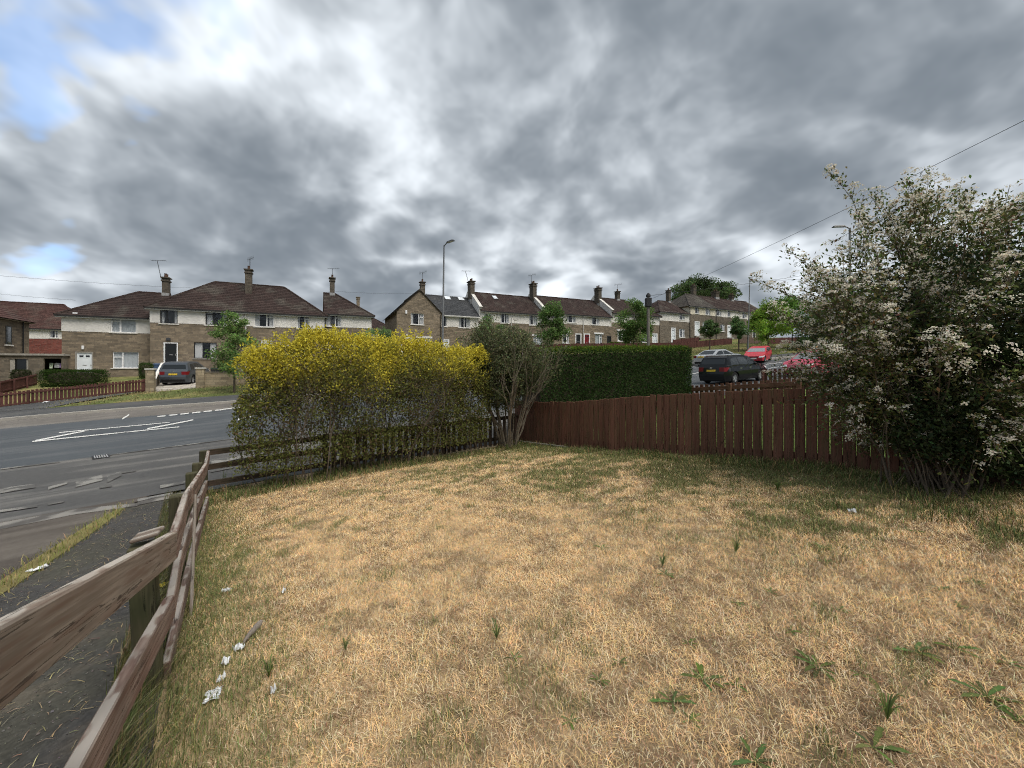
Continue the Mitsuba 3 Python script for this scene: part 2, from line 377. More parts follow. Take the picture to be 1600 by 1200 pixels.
# far kerb, pavement, verges
ss = np.linspace(-60, 120, 150)
def wline(o): return [W(s, o) for s in ss]
setting('kerb', strip(wline(-.01), wline(.0), 150, 2, -.02, .12), 'concrete', 'low concrete kerb face at the far side of the road')
setting('kerb', strip(wline(0), wline(.14), 150, 2, .12), 'concrete', 'concrete kerb top at the far side of the road', smooth=True)
setting('far_pavement', strip(wline(.14), [W(s, 2.0) for s in ss], 150, 5, .12), 'pavement', 'grey tarmac pavement on the far side of the road', smooth=True)
sv = np.r_[-60, -16, -9, -4, 0, 6, 12, 20, 40, 90, 120]; ov = np.r_[2.05, 2.05, 2.2, 5.2, 6.6, 6.8, 8, 14, 14.2, 14.2, 14.2]
setting('grass_verge', strip([W(s, 2.0) for s in sv], [W(s, o) for s, o in zip(sv, ov)], 260, 14, .125, .02), 'turf', 'sloping grass verge behind the far pavement', smooth=True)
setting('front_yard', strip([W(s, 3.3) for s in (-30, -9, -5)] + [W(-1.9, 6.3)], [W(s, 21) for s in (-30, -9, -5, -1.9)], 24, 20, .0), 'turf', 'grass front garden behind the left picket fence', smooth=True)
setting('driveway', strip([W(-1.75, 6.3), W(.6, 6.5)], [W(-4.6, 18.9), W(1.5, 18.9)], 12, 30, .02), 'drive_slabs', 'pale paved driveway in front of the stone house with the black door', smooth=True)
setting('apron', strip([W(-10, 2.0), W(-4.5, 2.0)], [W(-7, 3.4), W(-2.2, 6.1)], 12, 8, .132), 'pavement', 'grey tarmac apron below the left picket fence', smooth=True)
# garden, footpath and near verges
gu = [(-.15, -5), (-.15, 0), (-.15, 3), (-.05, 5.5), (.03, 7.85)]
setting('garden_lawn', strip([N(*q) for q in gu], [N(6.15, v) for v in (-5, 0, 3, 5.5, 7.85)], 90, 70, .0), 'dry_soil', 'mown garden of straw coloured dead grass', smooth=True)
setting('neighbour_lawn', strip([N(6.15, v) for v in (-6, 7.85)], [N(13.6, v) for v in (-6, 7.85)], 40, 24, .0), 'green_turf', 'green lawn of the next garden behind the brown fence', smooth=True)
setting('neighbour_lawn', strip([N(13.6, v) for v in (-6, 7.85)], [N(60, v) for v in (-6, 7.85)], 40, 60, .0), 'green_turf', 'green lawn of the gardens further up the road', smooth=True)
setting('near_pavement', strip([N(u, 7.85) for u in (0, 10, 20, 34, 60, 110)], [N(u, v - .0) for u, v in [(0, 8.3), (10, 8.6), (20, 9.3), (34, 8.8), (60, 8.4), (110, 8.4)]], 120, 4, .012), 'pavement', 'narrow tarmac pavement between the garden fences and the lay-by', smooth=True)
pl = [(-2.2, -4), (-1.8, 0), (-1.55, 4), (-1.3, 5.4), (-.95, 7.0), (-.8, 7.9)]
setting('footpath', strip([N(u, v) for u, v in pl], [N(u, v) for u, v in [(-.15, -4), (-.15, 0), (-.15, 4), (-.05, 5.4), (0, 7.0), (.03, 8.3)]], 70, 8, .0), 'path', 'dark gritty tarmac footpath running down beside the rail fence', smooth=True)
sl = [(-2.5, -4), (-2.1, 0), (-1.85, 4), (-1.52, 5.4), (-1.08, 7.3), (-.82, 8.0)]
setting('path_verge', strip([N(u, v) for u, v in sl], [N(u, v) for u, v in pl], 60, 4, .006), 'turf', 'thin grass strip at the far side of the footpath', smooth=True)
setting('side_forecourt', strip([N(-40, v) for v in (-4, 0, 4, 5.4, 7.3, 8.3)], [N(u, v) for u, v in sl[:-1]] + [N(-.6, 8.3)], 50, 60, .002), 'old_tarmac', 'worn brownish tarmac beside the footpath at the left', smooth=True)


# road markings: sheets 5 mm above the road
def marking(name, pix, label, mat='road_paint', cat_=None, dz=.014):
    k = thing(name, label, cat_ or 'road marking'); labels[k]['kind'] = 'structure'
    out = []
    for poly in pix:
        P = np.array([hit(*q) for q in poly]); n = 48
        t = np.linspace(0, 1, n)[:, None]
        a = P[0] * (1 - t) + P[1] * t; b = P[3] * (1 - t) + P[2] * t
        xy = np.stack([a, (a + b) / 2, b], 1).reshape(-1, 2)
        v = np.c_[xy, terrain(xy) + dz]; f = grid(n, 3)
        if np.cross(v[f[0, 1]] - v[f[0, 0]], v[f[0, 3]] - v[f[0, 0]])[2] < 0: f = f[:, ::-1]
        out.append(trimesh.Trimesh(v, np.vstack([f[:, [0, 1, 2]], f[:, [0, 2, 3]]]), process=False))
    put(k, None, cat(out), mat)


def line(x0, y0, x1, y1, w0, w1): return [(x0, y0 - w0 / 2), (x1, y1 - w1 / 2), (x1, y1 + w1 / 2), (x0, y0 + w0 / 2)]
marking('road_marking', [line(50, 690.5, 280, 667.5, 1.5, 1.1), line(55, 689, 132, 674, 2.0, 1.6), line(92, 676.5, 265, 660.5, 1.1, .9), line(230, 670.5, 302, 656.5, 1.8, 1.6)], 'long white outlined lozenge with chevron ends painted in the middle of the road')
marking('road_marking', [line(x, 651.5 - (x - 245) * .108, x + 13, 651.5 - (x + 13 - 245) * .108, 1.5, 1.5) for x in range(246, 345, 18)] + [line(348, 640, 384, 635.5, 1.3, 1.3), line(191, 655, 202, 648, 2, 2)], 'broken white line along the edge of the pale parking strip')
marking('road_marking', [line(372, 656, 392, 651, 2.6, 3)], 'short white arrow tip on the road beside the yellow hedge')
marking('road_marking', [line(0, 734, 93, 722.5, 1.6, 1.6), line(165, 712.5, 392, 682.5, 1.0, 1.0)], 'thin pale channel line dividing the road from the near lay-by', 'worn_paint')
marking('road_marking', [line(1063, 582.5, 1078, 584.5, .9, .9), line(1062, 575, 1092, 571.5, .5, .5), line(1078, 585, 1094, 582, .7, .7), line(1196, 569.5, 1228, 565.8, .45, .45), line(1200, 576, 1226, 572, .45, .45)], 'white road lines between the clipped hedge and the black car')
marking('paint_patch', [line(0, 768, 55, 760, 8, 6), line(75, 764, 105, 755, 5, 4), line(118, 758, 160, 747, 9, 9), line(168, 750, 190, 742, 10, 4), line(180, 741, 212, 736, 3, 3), line(0, 800, 58, 792, 4, 3), line(75, 789, 100, 785, 3, 2), line(250, 762, 303, 752, 5, 4), line(215, 783, 270, 772, 4, 3), line(155, 763, 175, 760, 3, 3), line(330, 723, 392, 713, 6, 4), line(328, 738, 365, 731, 3, 2)],
        'worn remains of pale paint on the tarmac lay-by', 'worn_paint', 'paint patch')
marking('concrete_edging', [line(0, 823, 120, 800, 10, 8), line(120, 800, 215, 789, 8, 5), line(215, 787, 290, 772, 6, 5)], 'pale eroded concrete edging between lay-by and footpath', 'edge_concrete', 'edging', .008)
# gully grate
gk = thing('drain_grate', 'iron gully grate in the near channel of the road', 'drain grate')
g0, g1 = hit(144, 716.5), hit(171, 712.5); gd = unit(np.r_[g1 - g0, 0]); gw = np.linalg.norm(g1 - g0); gn = np.array([-gd[1], gd[0], 0]); gc = np.r_[(g0 + g1) / 2, tz(*((g0 + g1) / 2)) + .012]
gup = unit(np.cross(gd, gn))
put(gk, 'frame', frame_to(cat([bx(-gw / 2, gw / 2, -.24, -.2, -.02, .012), bx(-gw / 2, gw / 2, .2, .24, -.02, .012), bx(-gw / 2, -gw / 2 + .04, -.2, .2, -.02, .012), bx(gw / 2 - .04, gw / 2, -.2, .2, -.02, .012), bx(-gw / 2 + .04, gw / 2 - .04, -.2, .2, -.02, -.002)]), gc, gd, gn, gup), 'cable')
for i in range(6):
    xx = -gw / 2 + gw * (i + 1) / 7
    put(gk, 'bar', frame_to(bx(xx - gw * .035, xx + gw * .035, -.2, .2, -.001, .014), gc, gd, gn, gup), 'lead')

# ------------------------------------------------------------------ houses
D3 = np.array([.899, .438, 0]); O3 = np.array([-.438, .899, 0]); Z3 = np.array([0, 0, 1.0])


def s_at(px, o):
    r = (px - 800) / F; b = W(0, o)
    return (r * b[1] - b[0]) / (.899 - r * .438)


def courses(poly, step=.196, lift=.028):
    """A roof plane as stepped courses of tiles: poly is a planar convex polygon (n,3)."""
    poly = np.asarray(poly, float); nrm = np.zeros(3)
    for i in range(1, len(poly) - 1): nrm += np.cross(poly[i] - poly[0], poly[i + 1] - poly[0])
    nrm = unit(nrm)
    if nrm[2] < 0: nrm = -nrm; poly = poly[::-1]
    z0, z1 = poly[:, 2].min(), poly[:, 2].max(); V, Fc = [], []

    def cut(z):
        pts = []
        for i in range(len(poly)):
            a, b = poly[i], poly[(i + 1) % len(poly)]
            if (a[2] - z) * (b[2] - z) <= 0 and abs(a[2] - b[2]) > 1e-6: pts.append(a + (b - a) * (z - a[2]) / (b[2] - a[2]))
        if len(pts) < 2:
            on = [q for q in poly if abs(q[2] - z) < 1e-4]; pts += on
        pts = np.array(pts); d = np.cross(Z3, nrm); k = pts @ d
        return pts[np.argmin(k)], pts[np.argmax(k)]
    n = max(1, int(round((z1 - z0) / step))); zs = np.linspace(z0, z1, n + 1)
    for i in range(n):
        a, b = cut(zs[i] + (1e-4 if i == 0 else 0)); c, d = cut(zs[i + 1] - (1e-4 if i == n - 1 else 0))
        al, bl = a + nrm * lift, b + nrm * lift; k = len(V)
        V += [al, bl, d, c, a, b]; Fc += [(k, k + 1, k + 2), (k, k + 2, k + 3), (k + 4, k + 5, k + 1), (k + 4, k + 1, k)]
        Fc += [(k + 4, k, k + 3), (k + 1, k + 5, k + 2)]
    return trimesh.Trimesh(np.array(V), np.array(Fc), process=False)


rngh = np.random.default_rng(5)


class House:
    def __init__(h, name, label, cat_, s0, o0, z0, w, d, eave, ridge, left, right, stone='stone', render='render', tile='tile', split=1.55, axis='x', group=None, drop=2.2, back=True, white=True):
        h.k = thing(name, label, cat_, group); h.s0, h.o0, h.z0, h.w, h.d, h.e, h.r = s0, o0, z0, w, d, eave, ridge
        h.left, h.right, h.stone, h.render, h.tile, h.sp, h.axis, h.drop, h.open = left, right, stone, render, tile, split, axis, drop, []
        h.base = np.r_[W(s0, o0), z0]

    def M(h, m): return frame_to(m, h.base, D3, O3, Z3)
    def P(h, x, y, z): return h.base + D3 * x + O3 * y + Z3 * z
    def put(h, name, m, mat, parent=None, **kw): return put(parent or h.k, name, h.M(m), mat, **kw)

    def px(h, x0, y0, x1, y1):
        o = h.o0; a, b = s_at(x0, o) - h.s0, s_at(x1, o) - h.s0; Y = W((a + b) / 2 + h.s0, o)[1]
        return a, b, -(y1 - 575) / F * Y - h.z0, -(y0 - 575) / F * Y - h.z0

    def window(h, p, style='RT', frame='upvc', sill='sill', curtain=1, lintel=False, raw=None):
        x0, x1, z0, z1 = raw or h.px(*p)
        h.open.append((x0, x1, z0, z1)); t = .055; y0, y1 = .06, .13
        bars = [bx(x0 + .002, x0 + t, y0, y1, z0 + .002, z1 - .002), bx(x1 - t, x1 - .002, y0, y1, z0 + .002, z1 - .002), bx(x0 + t, x1 - t, y0, y1, z0 + .002, z0 + t), bx(x0 + t, x1 - t, y0, y1, z1 - t, z1 - .002)]
        w = x1 - x0; hh = z1 - z0
        if style in ('RT', 'LT'):
            xm = x0 + w * (.62 if style == 'RT' else .38); bars.append(bx(xm - t * .7, xm + t * .7, y0, y1, z0 + t, z1 - t))
            zt = z0 + hh * .68; a, b = (xm + t * .7, x1 - t) if style == 'RT' else (x0 + t, xm - t * .7)
            bars.append(bx(a, b, y0 - .01, y1 - .002, zt - t * .6, zt + t * .6))
            c = .03; bars += [bx(a, a + c, y0 - .01, y1 - .002, z0 + t, zt - t * .6), bx(b - c, b, y0 - .01, y1 - .002, z0 + t, zt - t * .6)]
        elif style == 'two':
            xm = x0 + w * .5; bars.append(bx(xm - t * .7, xm + t * .7, y0, y1, z0 + t, z1 - t))
        wk = h.put('window', cat(bars), frame)
        h.put('pane', bx(x0 + t, x1 - t, .095, .097, z0 + t, z1 - t), 'glass', parent=wk) if False else put(wk, 'pane', h.M(trimesh.Trimesh([(x0 + t, .1, z0 + t), (x1 - t, .1, z0 + t), (x1 - t, .1, z1 - t), (x0 + t, .1, z1 - t)], [(0, 1, 2), (0, 2, 3)], process=False)), 'glass')
        if lintel: h.put('lintel', bx(x0 - .2, x1 + .2, -.07, .12, z1 + .003, z1 + .2), 'upvc')
        if sill: put(wk, 'sill', h.M(bx(x0 - .1, x1 + .1, -.08, .14, z0 - .09, z0)), sill)
        if curtain:
            cs = []; r = rngh.random(3)
            def drape(a, b, mat):
                n = 24; xs = np.linspace(a, b, n); yy = .2 + .02 * np.sin(np.arange(n) * 1.9 + r[0] * 9)
                v = np.array([(x, y, z) for x, y in zip(xs, yy) for z in (z0 + .02, z1 - .02)]); f = grid(n, 2)
                put(wk, 'curtain', h.M(trimesh.Trimesh(v, np.vstack([f[:, [0, 1, 2]], f[:, [0, 2, 3]]]), process=False)), mat, smooth=True)
            if curtain == 1: drape(x0 + .02, x0 + w * (.2 + .15 * r[1]), 'curtain'); drape(x1 - w * (.2 + .12 * r[2]), x1 - .02, 'curtain')
            elif curtain == 2: drape(x0 + .02, x1 - .02, 'net_curtain')
        return wk

    def door(h, p, leaf='door_white', frame='upvc', zbot=0.0, canopy=False, raw=None, fw=.09, glazed=False):
        x0, x1, z0, z1 = raw or h.px(*p); z0 = zbot
        h.open.append((x0, x1, z0, z1)); y0, y1 = .05, .15
        dk = h.put('door_frame', cat([bx(x0 + .002, x0 + fw, y0 - .04, y1, z0, z1 - .002), bx(x1 - fw, x1 - .002, y0 - .04, y1, z0, z1 - .002), bx(x0 + fw, x1 - fw, y0 - .04, y1, z1 - fw, z1 - .002)]), frame)
        a, b, t = x0 + fw, x1 - fw, z1 - fw; w = b - a
        lm = [bx(a, b, .09, .14, z0 + .01, t)]
        for q0, q1 in ((.12, .40), (.47, .72)):
            for e0, e1 in ((.14, .45), (.55, .86)): lm.append(bx(a + w * e0, a + w * e1, .078, .091, z0 + (t - z0) * q0, z0 + (t - z0) * q1))
        lk = h.put('door', cat(lm), leaf)
        for e0, e1 in ((.16, .42), (.58, .84)): put(lk, 'pane', h.M(bx(a + w * e0, a + w * e1, .082, .0905, z0 + (t - z0) * .82, z0 + (t - z0) * .90)), 'glass_dark')
        put(lk, 'letter_box', h.M(bx(a + w * .36, a + w * .64, .07, .09, z0 + 1.0, z0 + 1.06)), 'lead')
        put(lk, 'handle', h.M(bx(b - .1, b - .07, .05, .09, z0 + .95, z0 + 1.12)), 'lead')
        h.put('doorstep', bx(x0 - .15, x1 + .15, -.45, .05, z0 - .3, z0 - .003), 'concrete')
        if canopy: h.put('door_canopy', bx(x0 - .2, x1 + .2, -.5, .0, z1 + .05, z1 + .17), 'sill')

    def build(h):
        w, d, e, r = h.w, h.d, h.e, h.r; t = .25; sp = e - h.sp if h.sp else e
        holes = [sbox(a, c, b, dd) for a, b, c, dd in h.open]

        def wallpoly(pg, yoff, th):
            for q in holes: pg = pg.difference(q)
            parts = []
            for g in getattr(pg, 'geoms', [pg]):
                if g.area < 1e-4: continue
                m = trimesh.creation.extrude_polygon(g, th, engine='earcut')
                v = m.vertices.copy(); m.vertices = np.c_[v[:, 0], yoff + th - v[:, 2], v[:, 1]]; parts.append(m)
            return cat(parts)
        if h.axis == 'y':
            pg = Polygon([(0, -h.drop), (w, -h.drop), (w, e), (w / 2, r - .05), (0, e)])
            lo = [wallpoly(pg, 0, t), bx(0, t, t, d - t, -h.drop, e), bx(w - t, w, t, d - t, -h.drop, e), bx(0, w, d - t, d, -h.drop, e)]
            h.put('wall', cat(lo), h.stone)
        else:
            lo = [wallpoly(sbox(0, -h.drop, w, sp), 0, t), bx(0, t, t, d - t, -h.drop, sp), bx(w - t, w, t, d - t, -h.drop, sp), bx(0, w, d - t, d, -h.drop, sp)]
            h.put('wall', cat(lo), h.stone)
            if h.sp:
                up = [wallpoly(sbox(-.02, sp, w + .02, e), -.02, t), bx(-.02, t, t - .02, d - t, sp, e), bx(w - t, w + .02, t - .02, d - t, sp, e), bx(0, w, d - t, d, sp, e)]
                h.put('rendered_wall', cat(up), h.render)
            for side, x in (('left', 0), ('right', w)):
                if getattr(h, side) in ('gable', 'parapet'):
                    over = .28 if getattr(h, side) == 'parapet' else -.06
                    pg = Polygon([(-.1 if over > 0 else 0, e), (d, e), (d / 2 + .2, r + over), (d / 2 - .2, r + over), (-.1 if over > 0 else 0, e + max(over, 0))])
                    m = trimesh.creation.extrude_polygon(pg, .3, engine='earcut'); v = m.vertices.copy()
                    m.vertices = np.c_[(x - .02 + v[:, 2] if side == 'left' else x + .02 - v[:, 2]), v[:, 0], v[:, 1]]
                    trimesh.repair.fix_normals(m)
                    gk = h.put('gable_wall', m, h.render if over > 0 else h.stone)
                    if over > 0:
                        L = math.hypot(d / 2, r - e); a = math.atan2(r - e, d / 2)
                        cp = bx(-.06, .36, -.2, L, 0, .09); cp.apply_transform(trimesh.transformations.rotation_matrix(a, [1, 0, 0])); cp.apply_translation((x - .02, -.1, e + over)); put(gk, 'coping', h.M(cp), 'sill')
        # roof
        oh = .32
        if h.axis == 'y':
            k = (r - e) / (w / 2); ze = e - oh * k
            pl_ = [[(-oh, -.12, ze), (w / 2, -.12, r), (w / 2, d + .2, r), (-oh, d + .2, ze)], [(w + oh, -.12, ze), (w / 2, -.12, r), (w / 2, d + .2, r), (w + oh, d + .2, ze)]]
            ridge = ((w / 2, -.12), (w / 2, d + .2))
        else:
            k = (r - e) / (d / 2); ze = e - oh * k; ins = d / 2 * .92
            lx = {'hip': -oh, 'gable': -.15, 'parapet': .1, 'party': -.04}.get(h.left, h.left if not isinstance(h.left, str) else 0)
            rx = {'hip': w + oh, 'gable': w + .15, 'parapet': w - .1, 'party': w - .0}.get(h.right, w)
            l2 = ins if h.left == 'hip' else lx; r2 = w - ins if h.right == 'hip' else rx
            pl_ = [[(lx, -oh, ze), (rx, -oh, ze), (r2, d / 2, r), (l2, d / 2, r)], [(lx, d + oh, ze), (rx, d + oh, ze), (r2, d / 2, r), (l2, d / 2, r)]]
            if h.left == 'hip': pl_.append([(lx, -oh, ze), (l2, d / 2, r), (lx, d + oh, ze)])
            if h.right == 'hip': pl_.append([(rx, -oh, ze), (r2, d / 2, r), (rx, d + oh, ze)])
            ridge = None
        ms = [courses([h.P(*q) for q in p]) for p in pl_]
        under = []
        for p in pl_:
            c = np.array([h.P(*q) for q in p]) - Z3 * .09; n = len(c); nn = np.cross(c[1] - c[0], c[2] - c[0])
            f = [(0, i, i + 1) for i in range(1, n - 1)]
            if nn[2] > 0: f = [q[::-1] for q in f]
            under.append(trimesh.Trimesh(c, f, process=False))
        h.rk = put(h.k, 'roof', cat(ms), h.tile)
        put(h.rk, 'roof_lining', cat(under), 'earth')

        def ridge_tiles(a, b):
            a, b = h.P(*a), h.P(*b); L = np.linalg.norm(b - a); n = int(L / .45); dirn = (b - a) / L
            out = []
            for i in range(n):
                p, q = a + dirn * L * i / n, a + dirn * L * (i + 1) / n
                v, f = tube([p, q - dirn * .012], [.115, .105], 8); out.append(trimesh.Trimesh(v, f, process=False))
            put(h.rk, 'ridge_tiles', cat(out), h.tile, smooth=40)
        if h.axis == 'y': ridge_tiles((w / 2, -.12, r), (w / 2, d + .2, r))
        else:
            ridge_tiles((l2, d / 2, r), (r2, d / 2, r))
            if h.left == 'hip': ridge_tiles((lx, -oh, ze), (l2, d / 2, r))
            if h.right == 'hip': ridge_tiles((rx, -oh, ze), (r2, d / 2, r))
            gx0, gx1 = max(lx, -oh), min(rx, w + oh)
            h.put('gutter', bx(gx0, gx1, -oh - .08, -oh + .03, ze - .12, ze - .005), 'gutter_black' if h.tile != 'slate' else 'gutter_white')
            h.put('fascia', bx(gx0 + .02, gx1 - .02, -oh + .035, -oh + .06, ze - .2, ze - .03), 'upvc')
        return h

    def chimney(h, x, y, top, wx=.75, wy=.95, pots=2, mat='stone_grey', bottom=None):
        z0 = bottom if bottom is not None else h.r - 1.6; wx *= .66; wy *= .72; mat = 'chimney_stone' if mat == 'stone_grey' else mat
        ck = h.put('chimney', bx(x - wx / 2, x + wx / 2, y - wy / 2, y + wy / 2, z0, top), mat)
        put(ck, 'cap', h.M(cat([bx(x - wx / 2 - .07, x + wx / 2 + .07, y - wy / 2 - .07, y + wy / 2 + .07, top - .32, top - .2), bx(x - wx / 2 - .11, x + wx / 2 + .11, y - wy / 2 - .11, y + wy / 2 + .11, top, top + .1)])), mat)
        put(ck, 'flashing', h.M(bx(x - wx / 2 - .03, x + wx / 2 + .03, y - wy / 2 - .03, y + wy / 2 + .03, z0, h.r - .55 - abs(y - h.d / 2) * .75 if y != h.d / 2 else h.r + .05)), 'lead')
        for i in range(pots):
            m = trimesh.creation.revolve([(.0, 0), (.12, 0), (.1, .3), (.12, .32), (.12, .36), (.08, .36), (.08, .02), (0, .02)], sections=10); m.apply_translation((x, y + (i - (pots - 1) / 2) * .4, top + .1)); put(ck, 'chimney_pot', h.M(m), 'pot', smooth=40)
        h.top = h.P(x, y, top + .1); return ck

    def pipe(h, x, z0, z1, mat='gutter_white'):
        v, f = tube([h.P(x, -.1, z0), h.P(x, -.1, z1)], .045, 6); put(h.k, 'drainpipe', (v, f), mat, smooth=40)

    def box_on_wall(h, name, px, py, w, hh, mat):
        a, b, z0, z1 = h.px(px - .5, py - .5, px + .5, py + .5); x = (a + b) / 2; z = (z0 + z1) / 2
        h.put(name, chamfer_box(w, .09, hh, .01).apply_translation((x, -.07, z)), mat)

    def rooflight(h, px, py, wpx, hpx):
        # on the front slope
        k = (h.r - h.e) / (h.d / 2); best = None
        for y in np.linspace(0, h.d / 2, 60):
            x = s_at(px, h.o0 + y) - h.s0; q = h.P(x, y, h.e + y * k); e = abs(575 - q[2] / q[1] * F - py)
            if best is None or e < best[0]: best = (e, x, y, q)
        _, x, y, q = best; a = math.atan(k); sx = wpx / F * q[1] / .9; sy = 1.0
        m = bx(-sx / 2, sx / 2, -sy / 2, sy / 2, 0, .1); g = bx(-sx / 2 + .07, sx / 2 - .07, -sy / 2 + .07, sy / 2 - .07, .1, .108)
        Rm = trimesh.transformations.rotation_matrix(a, [1, 0, 0])
        for mm in (m, g): mm.apply_transform(Rm); mm.apply_translation((x, y, h.e + y * k))
        rk = put(h.rk, 'rooflight', h.M(m), 'metal_grey'); return m, g, rk


TERR = 'terraced stone and white render houses on the far side of the road'
hA = House('terraced_house', 'stone and white house with a white front door at the left end of its row', 'house', s_at(96.5, 20.4), 20.4, -.8, 6.1, 8, 5.43, 8.1, 'hip', 'party')
hA.window((172.7, 493.9, 212.8, 519.5), 'LT', curtain=2); hA.window((176, 550, 216.6, 575), 'LT', curtain=2); hA.door((117, 549.5, 145.5, 578), 'door_white', 'concrete')
hA.build(); hA.pipe(6.0, -1, 5.2); hA.chimney(5.75, 4, 9.6, bottom=7.0); hA.box_on_wall('alarm_box', 118, 492, .3, .4, 'upvc'); hA.box_on_wall('vent', 137, 498, .3, .3, 'sill'); hA.box_on_wall('wall_lamp', 130, 543, .15, .3, 'upvc')
sB = s_at(234.5, 19.4)
hB1 = House('terraced_house', 'stone and white house with black window frames and a black front door', 'house', sB, 19.4, .15, 6.9, 8.4, 5.4, 8.55, 'hip', 'party')
hB1.window((250, 479, 277.7, 505.5), 'LT', 'dark_frame', curtain=1); hB1.window((321, 484, 355.4, 508), 'LT', 'dark_frame', curtain=1); hB1.window((303, 535, 338.7, 560), 'plain', 'dark_frame', 'concrete', curtain=1); hB1.door((255.5, 535, 278, 574), 'door_black', 'upvc')
hB1.build(); hB1.chimney(6.9, 2.9, 9.75, wx=.85, wy=.85, bottom=6.4, pots=1); hB1.box_on_wall('alarm_box', 285, 483, .35, .22, 'gutter_white'); hB1.box_on_wall('wall_lamp', 263.5, 530, .3, .25, 'metal_dark')
hB1.put('front_steps', cat([bx(1.0, 2.9, -.45 - .32 * (i + 1), -.45 - .32 * i, -1.6, -.2 - .19 * i) for i in range(4)]), 'concrete')
hB2 = House('terraced_house', 'stone and white house behind the yellow hedge with two white upper windows', 'house', sB + 6.9, 19.4, .25, 6.9, 8.4, 5.3, 8.45, 'party', 'hip')
hB2.window((397.7, 488, 428, 510.6), 'RT'); hB2.window((464.6, 491.6, 483.6, 513.5), 'RT'); hB2.window((438, 533, 476, 556), 'RT'); hB2.door((408, 532, 426, 572), 'door_white')
hB2.build(); hB2.pipe(.15, -1, 5.2); hB2.box_on_wall('alarm_box', 450, 491.5, .3, .35, 'upvc')
hB3 = House('terraced_house', 'white and stone end house with a single upper window right of the hipped pair', 'house', sB + 13.8, 20.4, .75, 4.7, 7.6, 5.15, 7.75, 'party', 'hip')
hB3.window((508, 490, 533.5, 510), 'RT'); hB3.window((512, 533, 540, 555), 'RT')
hB3.build(); hB3.chimney(.9, 3.8, 9.45, pots=1); hB3.pipe(.12, -1, 5, 'gutter_black'); hB3.box_on_wall('alarm_box', 559, 494, .3, .35, 'upvc')

sC = s_at(620, 19.8)
hC = House('gable_house', 'stone house with its gable to the road and a red front door', 'house', sC, 19.8, 1.4, s_at(690, 19.8) - sC, 8.6, 5.05, 7.55, 'gable', 'gable', split=0, axis='y', tile='slate_brown')
hC.window((642, 489.7, 662, 507), 'RT'); hC.window((653, 528.5, 672.5, 548), 'RT', lintel=True); hC.door((627, 526.5, 643, 556), 'door_red', 'upvc', fw=.16)
hC.build(); hC.pipe(hC.w - .1, -1, 4.9, 'gutter_black'); hC.box_on_wall('wall_lamp', 634.5, 487.5, .2, .4, 'upvc'); hC.box_on_wall('door_lamp', 635.5, 523.5, .15, .22, 'upvc')
v0, v1 = s_at(689.5, 20.4), s_at(749, 20.4)
rows = [('house with a grey slate roof and two roof windows next to the gable house', v0, v1, 1.5, 6.5, 9.25, -2.4, 'party', 'slate'),
        ('house with a brown roof, small roof window and a tall chimney on its left gable', v1, s_at(799, 20.4), 2.33, 7.33, 10.1, 'parapet', 'party', 'tile'),
        ('house with a brown roof behind the street tree, left of the middle terrace chimney', s_at(799, 20.4), s_at(850, 20.4), 2.33, 7.33, 10.1, 'party', 'party', 'tile'),
        ('house with a black front door in the middle of the terrace', s_at(850, 20.4), s_at(911, 20.4), 2.64, 7.64, 10.4, 'parapet', 'party', 'tile'),
        ('house with a dark red front door beside a pale drainpipe', s_at(911, 20.4), s_at(955, 20.4), 2.64, 7.64, 10.4, 'party', 'party', 'tile'),
        ('house at the step in the roofs behind the round street tree', s_at(955, 20.4), s_at(955, 20.4) + 4.7, 3.26, 8.26, 11.0, 'parapet', 'party', 'tile'),
        ('hipped end house of the middle terrace half hidden by the round street tree', s_at(955, 20.4) + 4.7, s_at(1030, 20.4), 3.26, 8.26, 11.0, 'party', 'hip', 'tile'),
        ('low hipped end house of the far terrace with a white door', s_at(1031, 21), s_at(1077, 21), 4.15, 9.15, 11.6, 'hip', 'party', 'tile'),
        ('cream and stone house with a grey hipped roof in the far terrace', s_at(1077, 21), s_at(1118, 21), 5.4, 10.55, 13.3, 'hip', 'party', 'slate_brown'),
        ('brown roofed white and stone house right of the grey roofed one', s_at(1118, 21), s_at(1152, 21), 5.4, 10.5, 13.2, 'party', 'party', 'tile'),
        ('last brown roofed house of the far terrace behind the second lamp post', s_at(1152, 21), s_at(1197, 21), 5.4, 10.4, 13.1, 'party', 'gable', 'tile')]
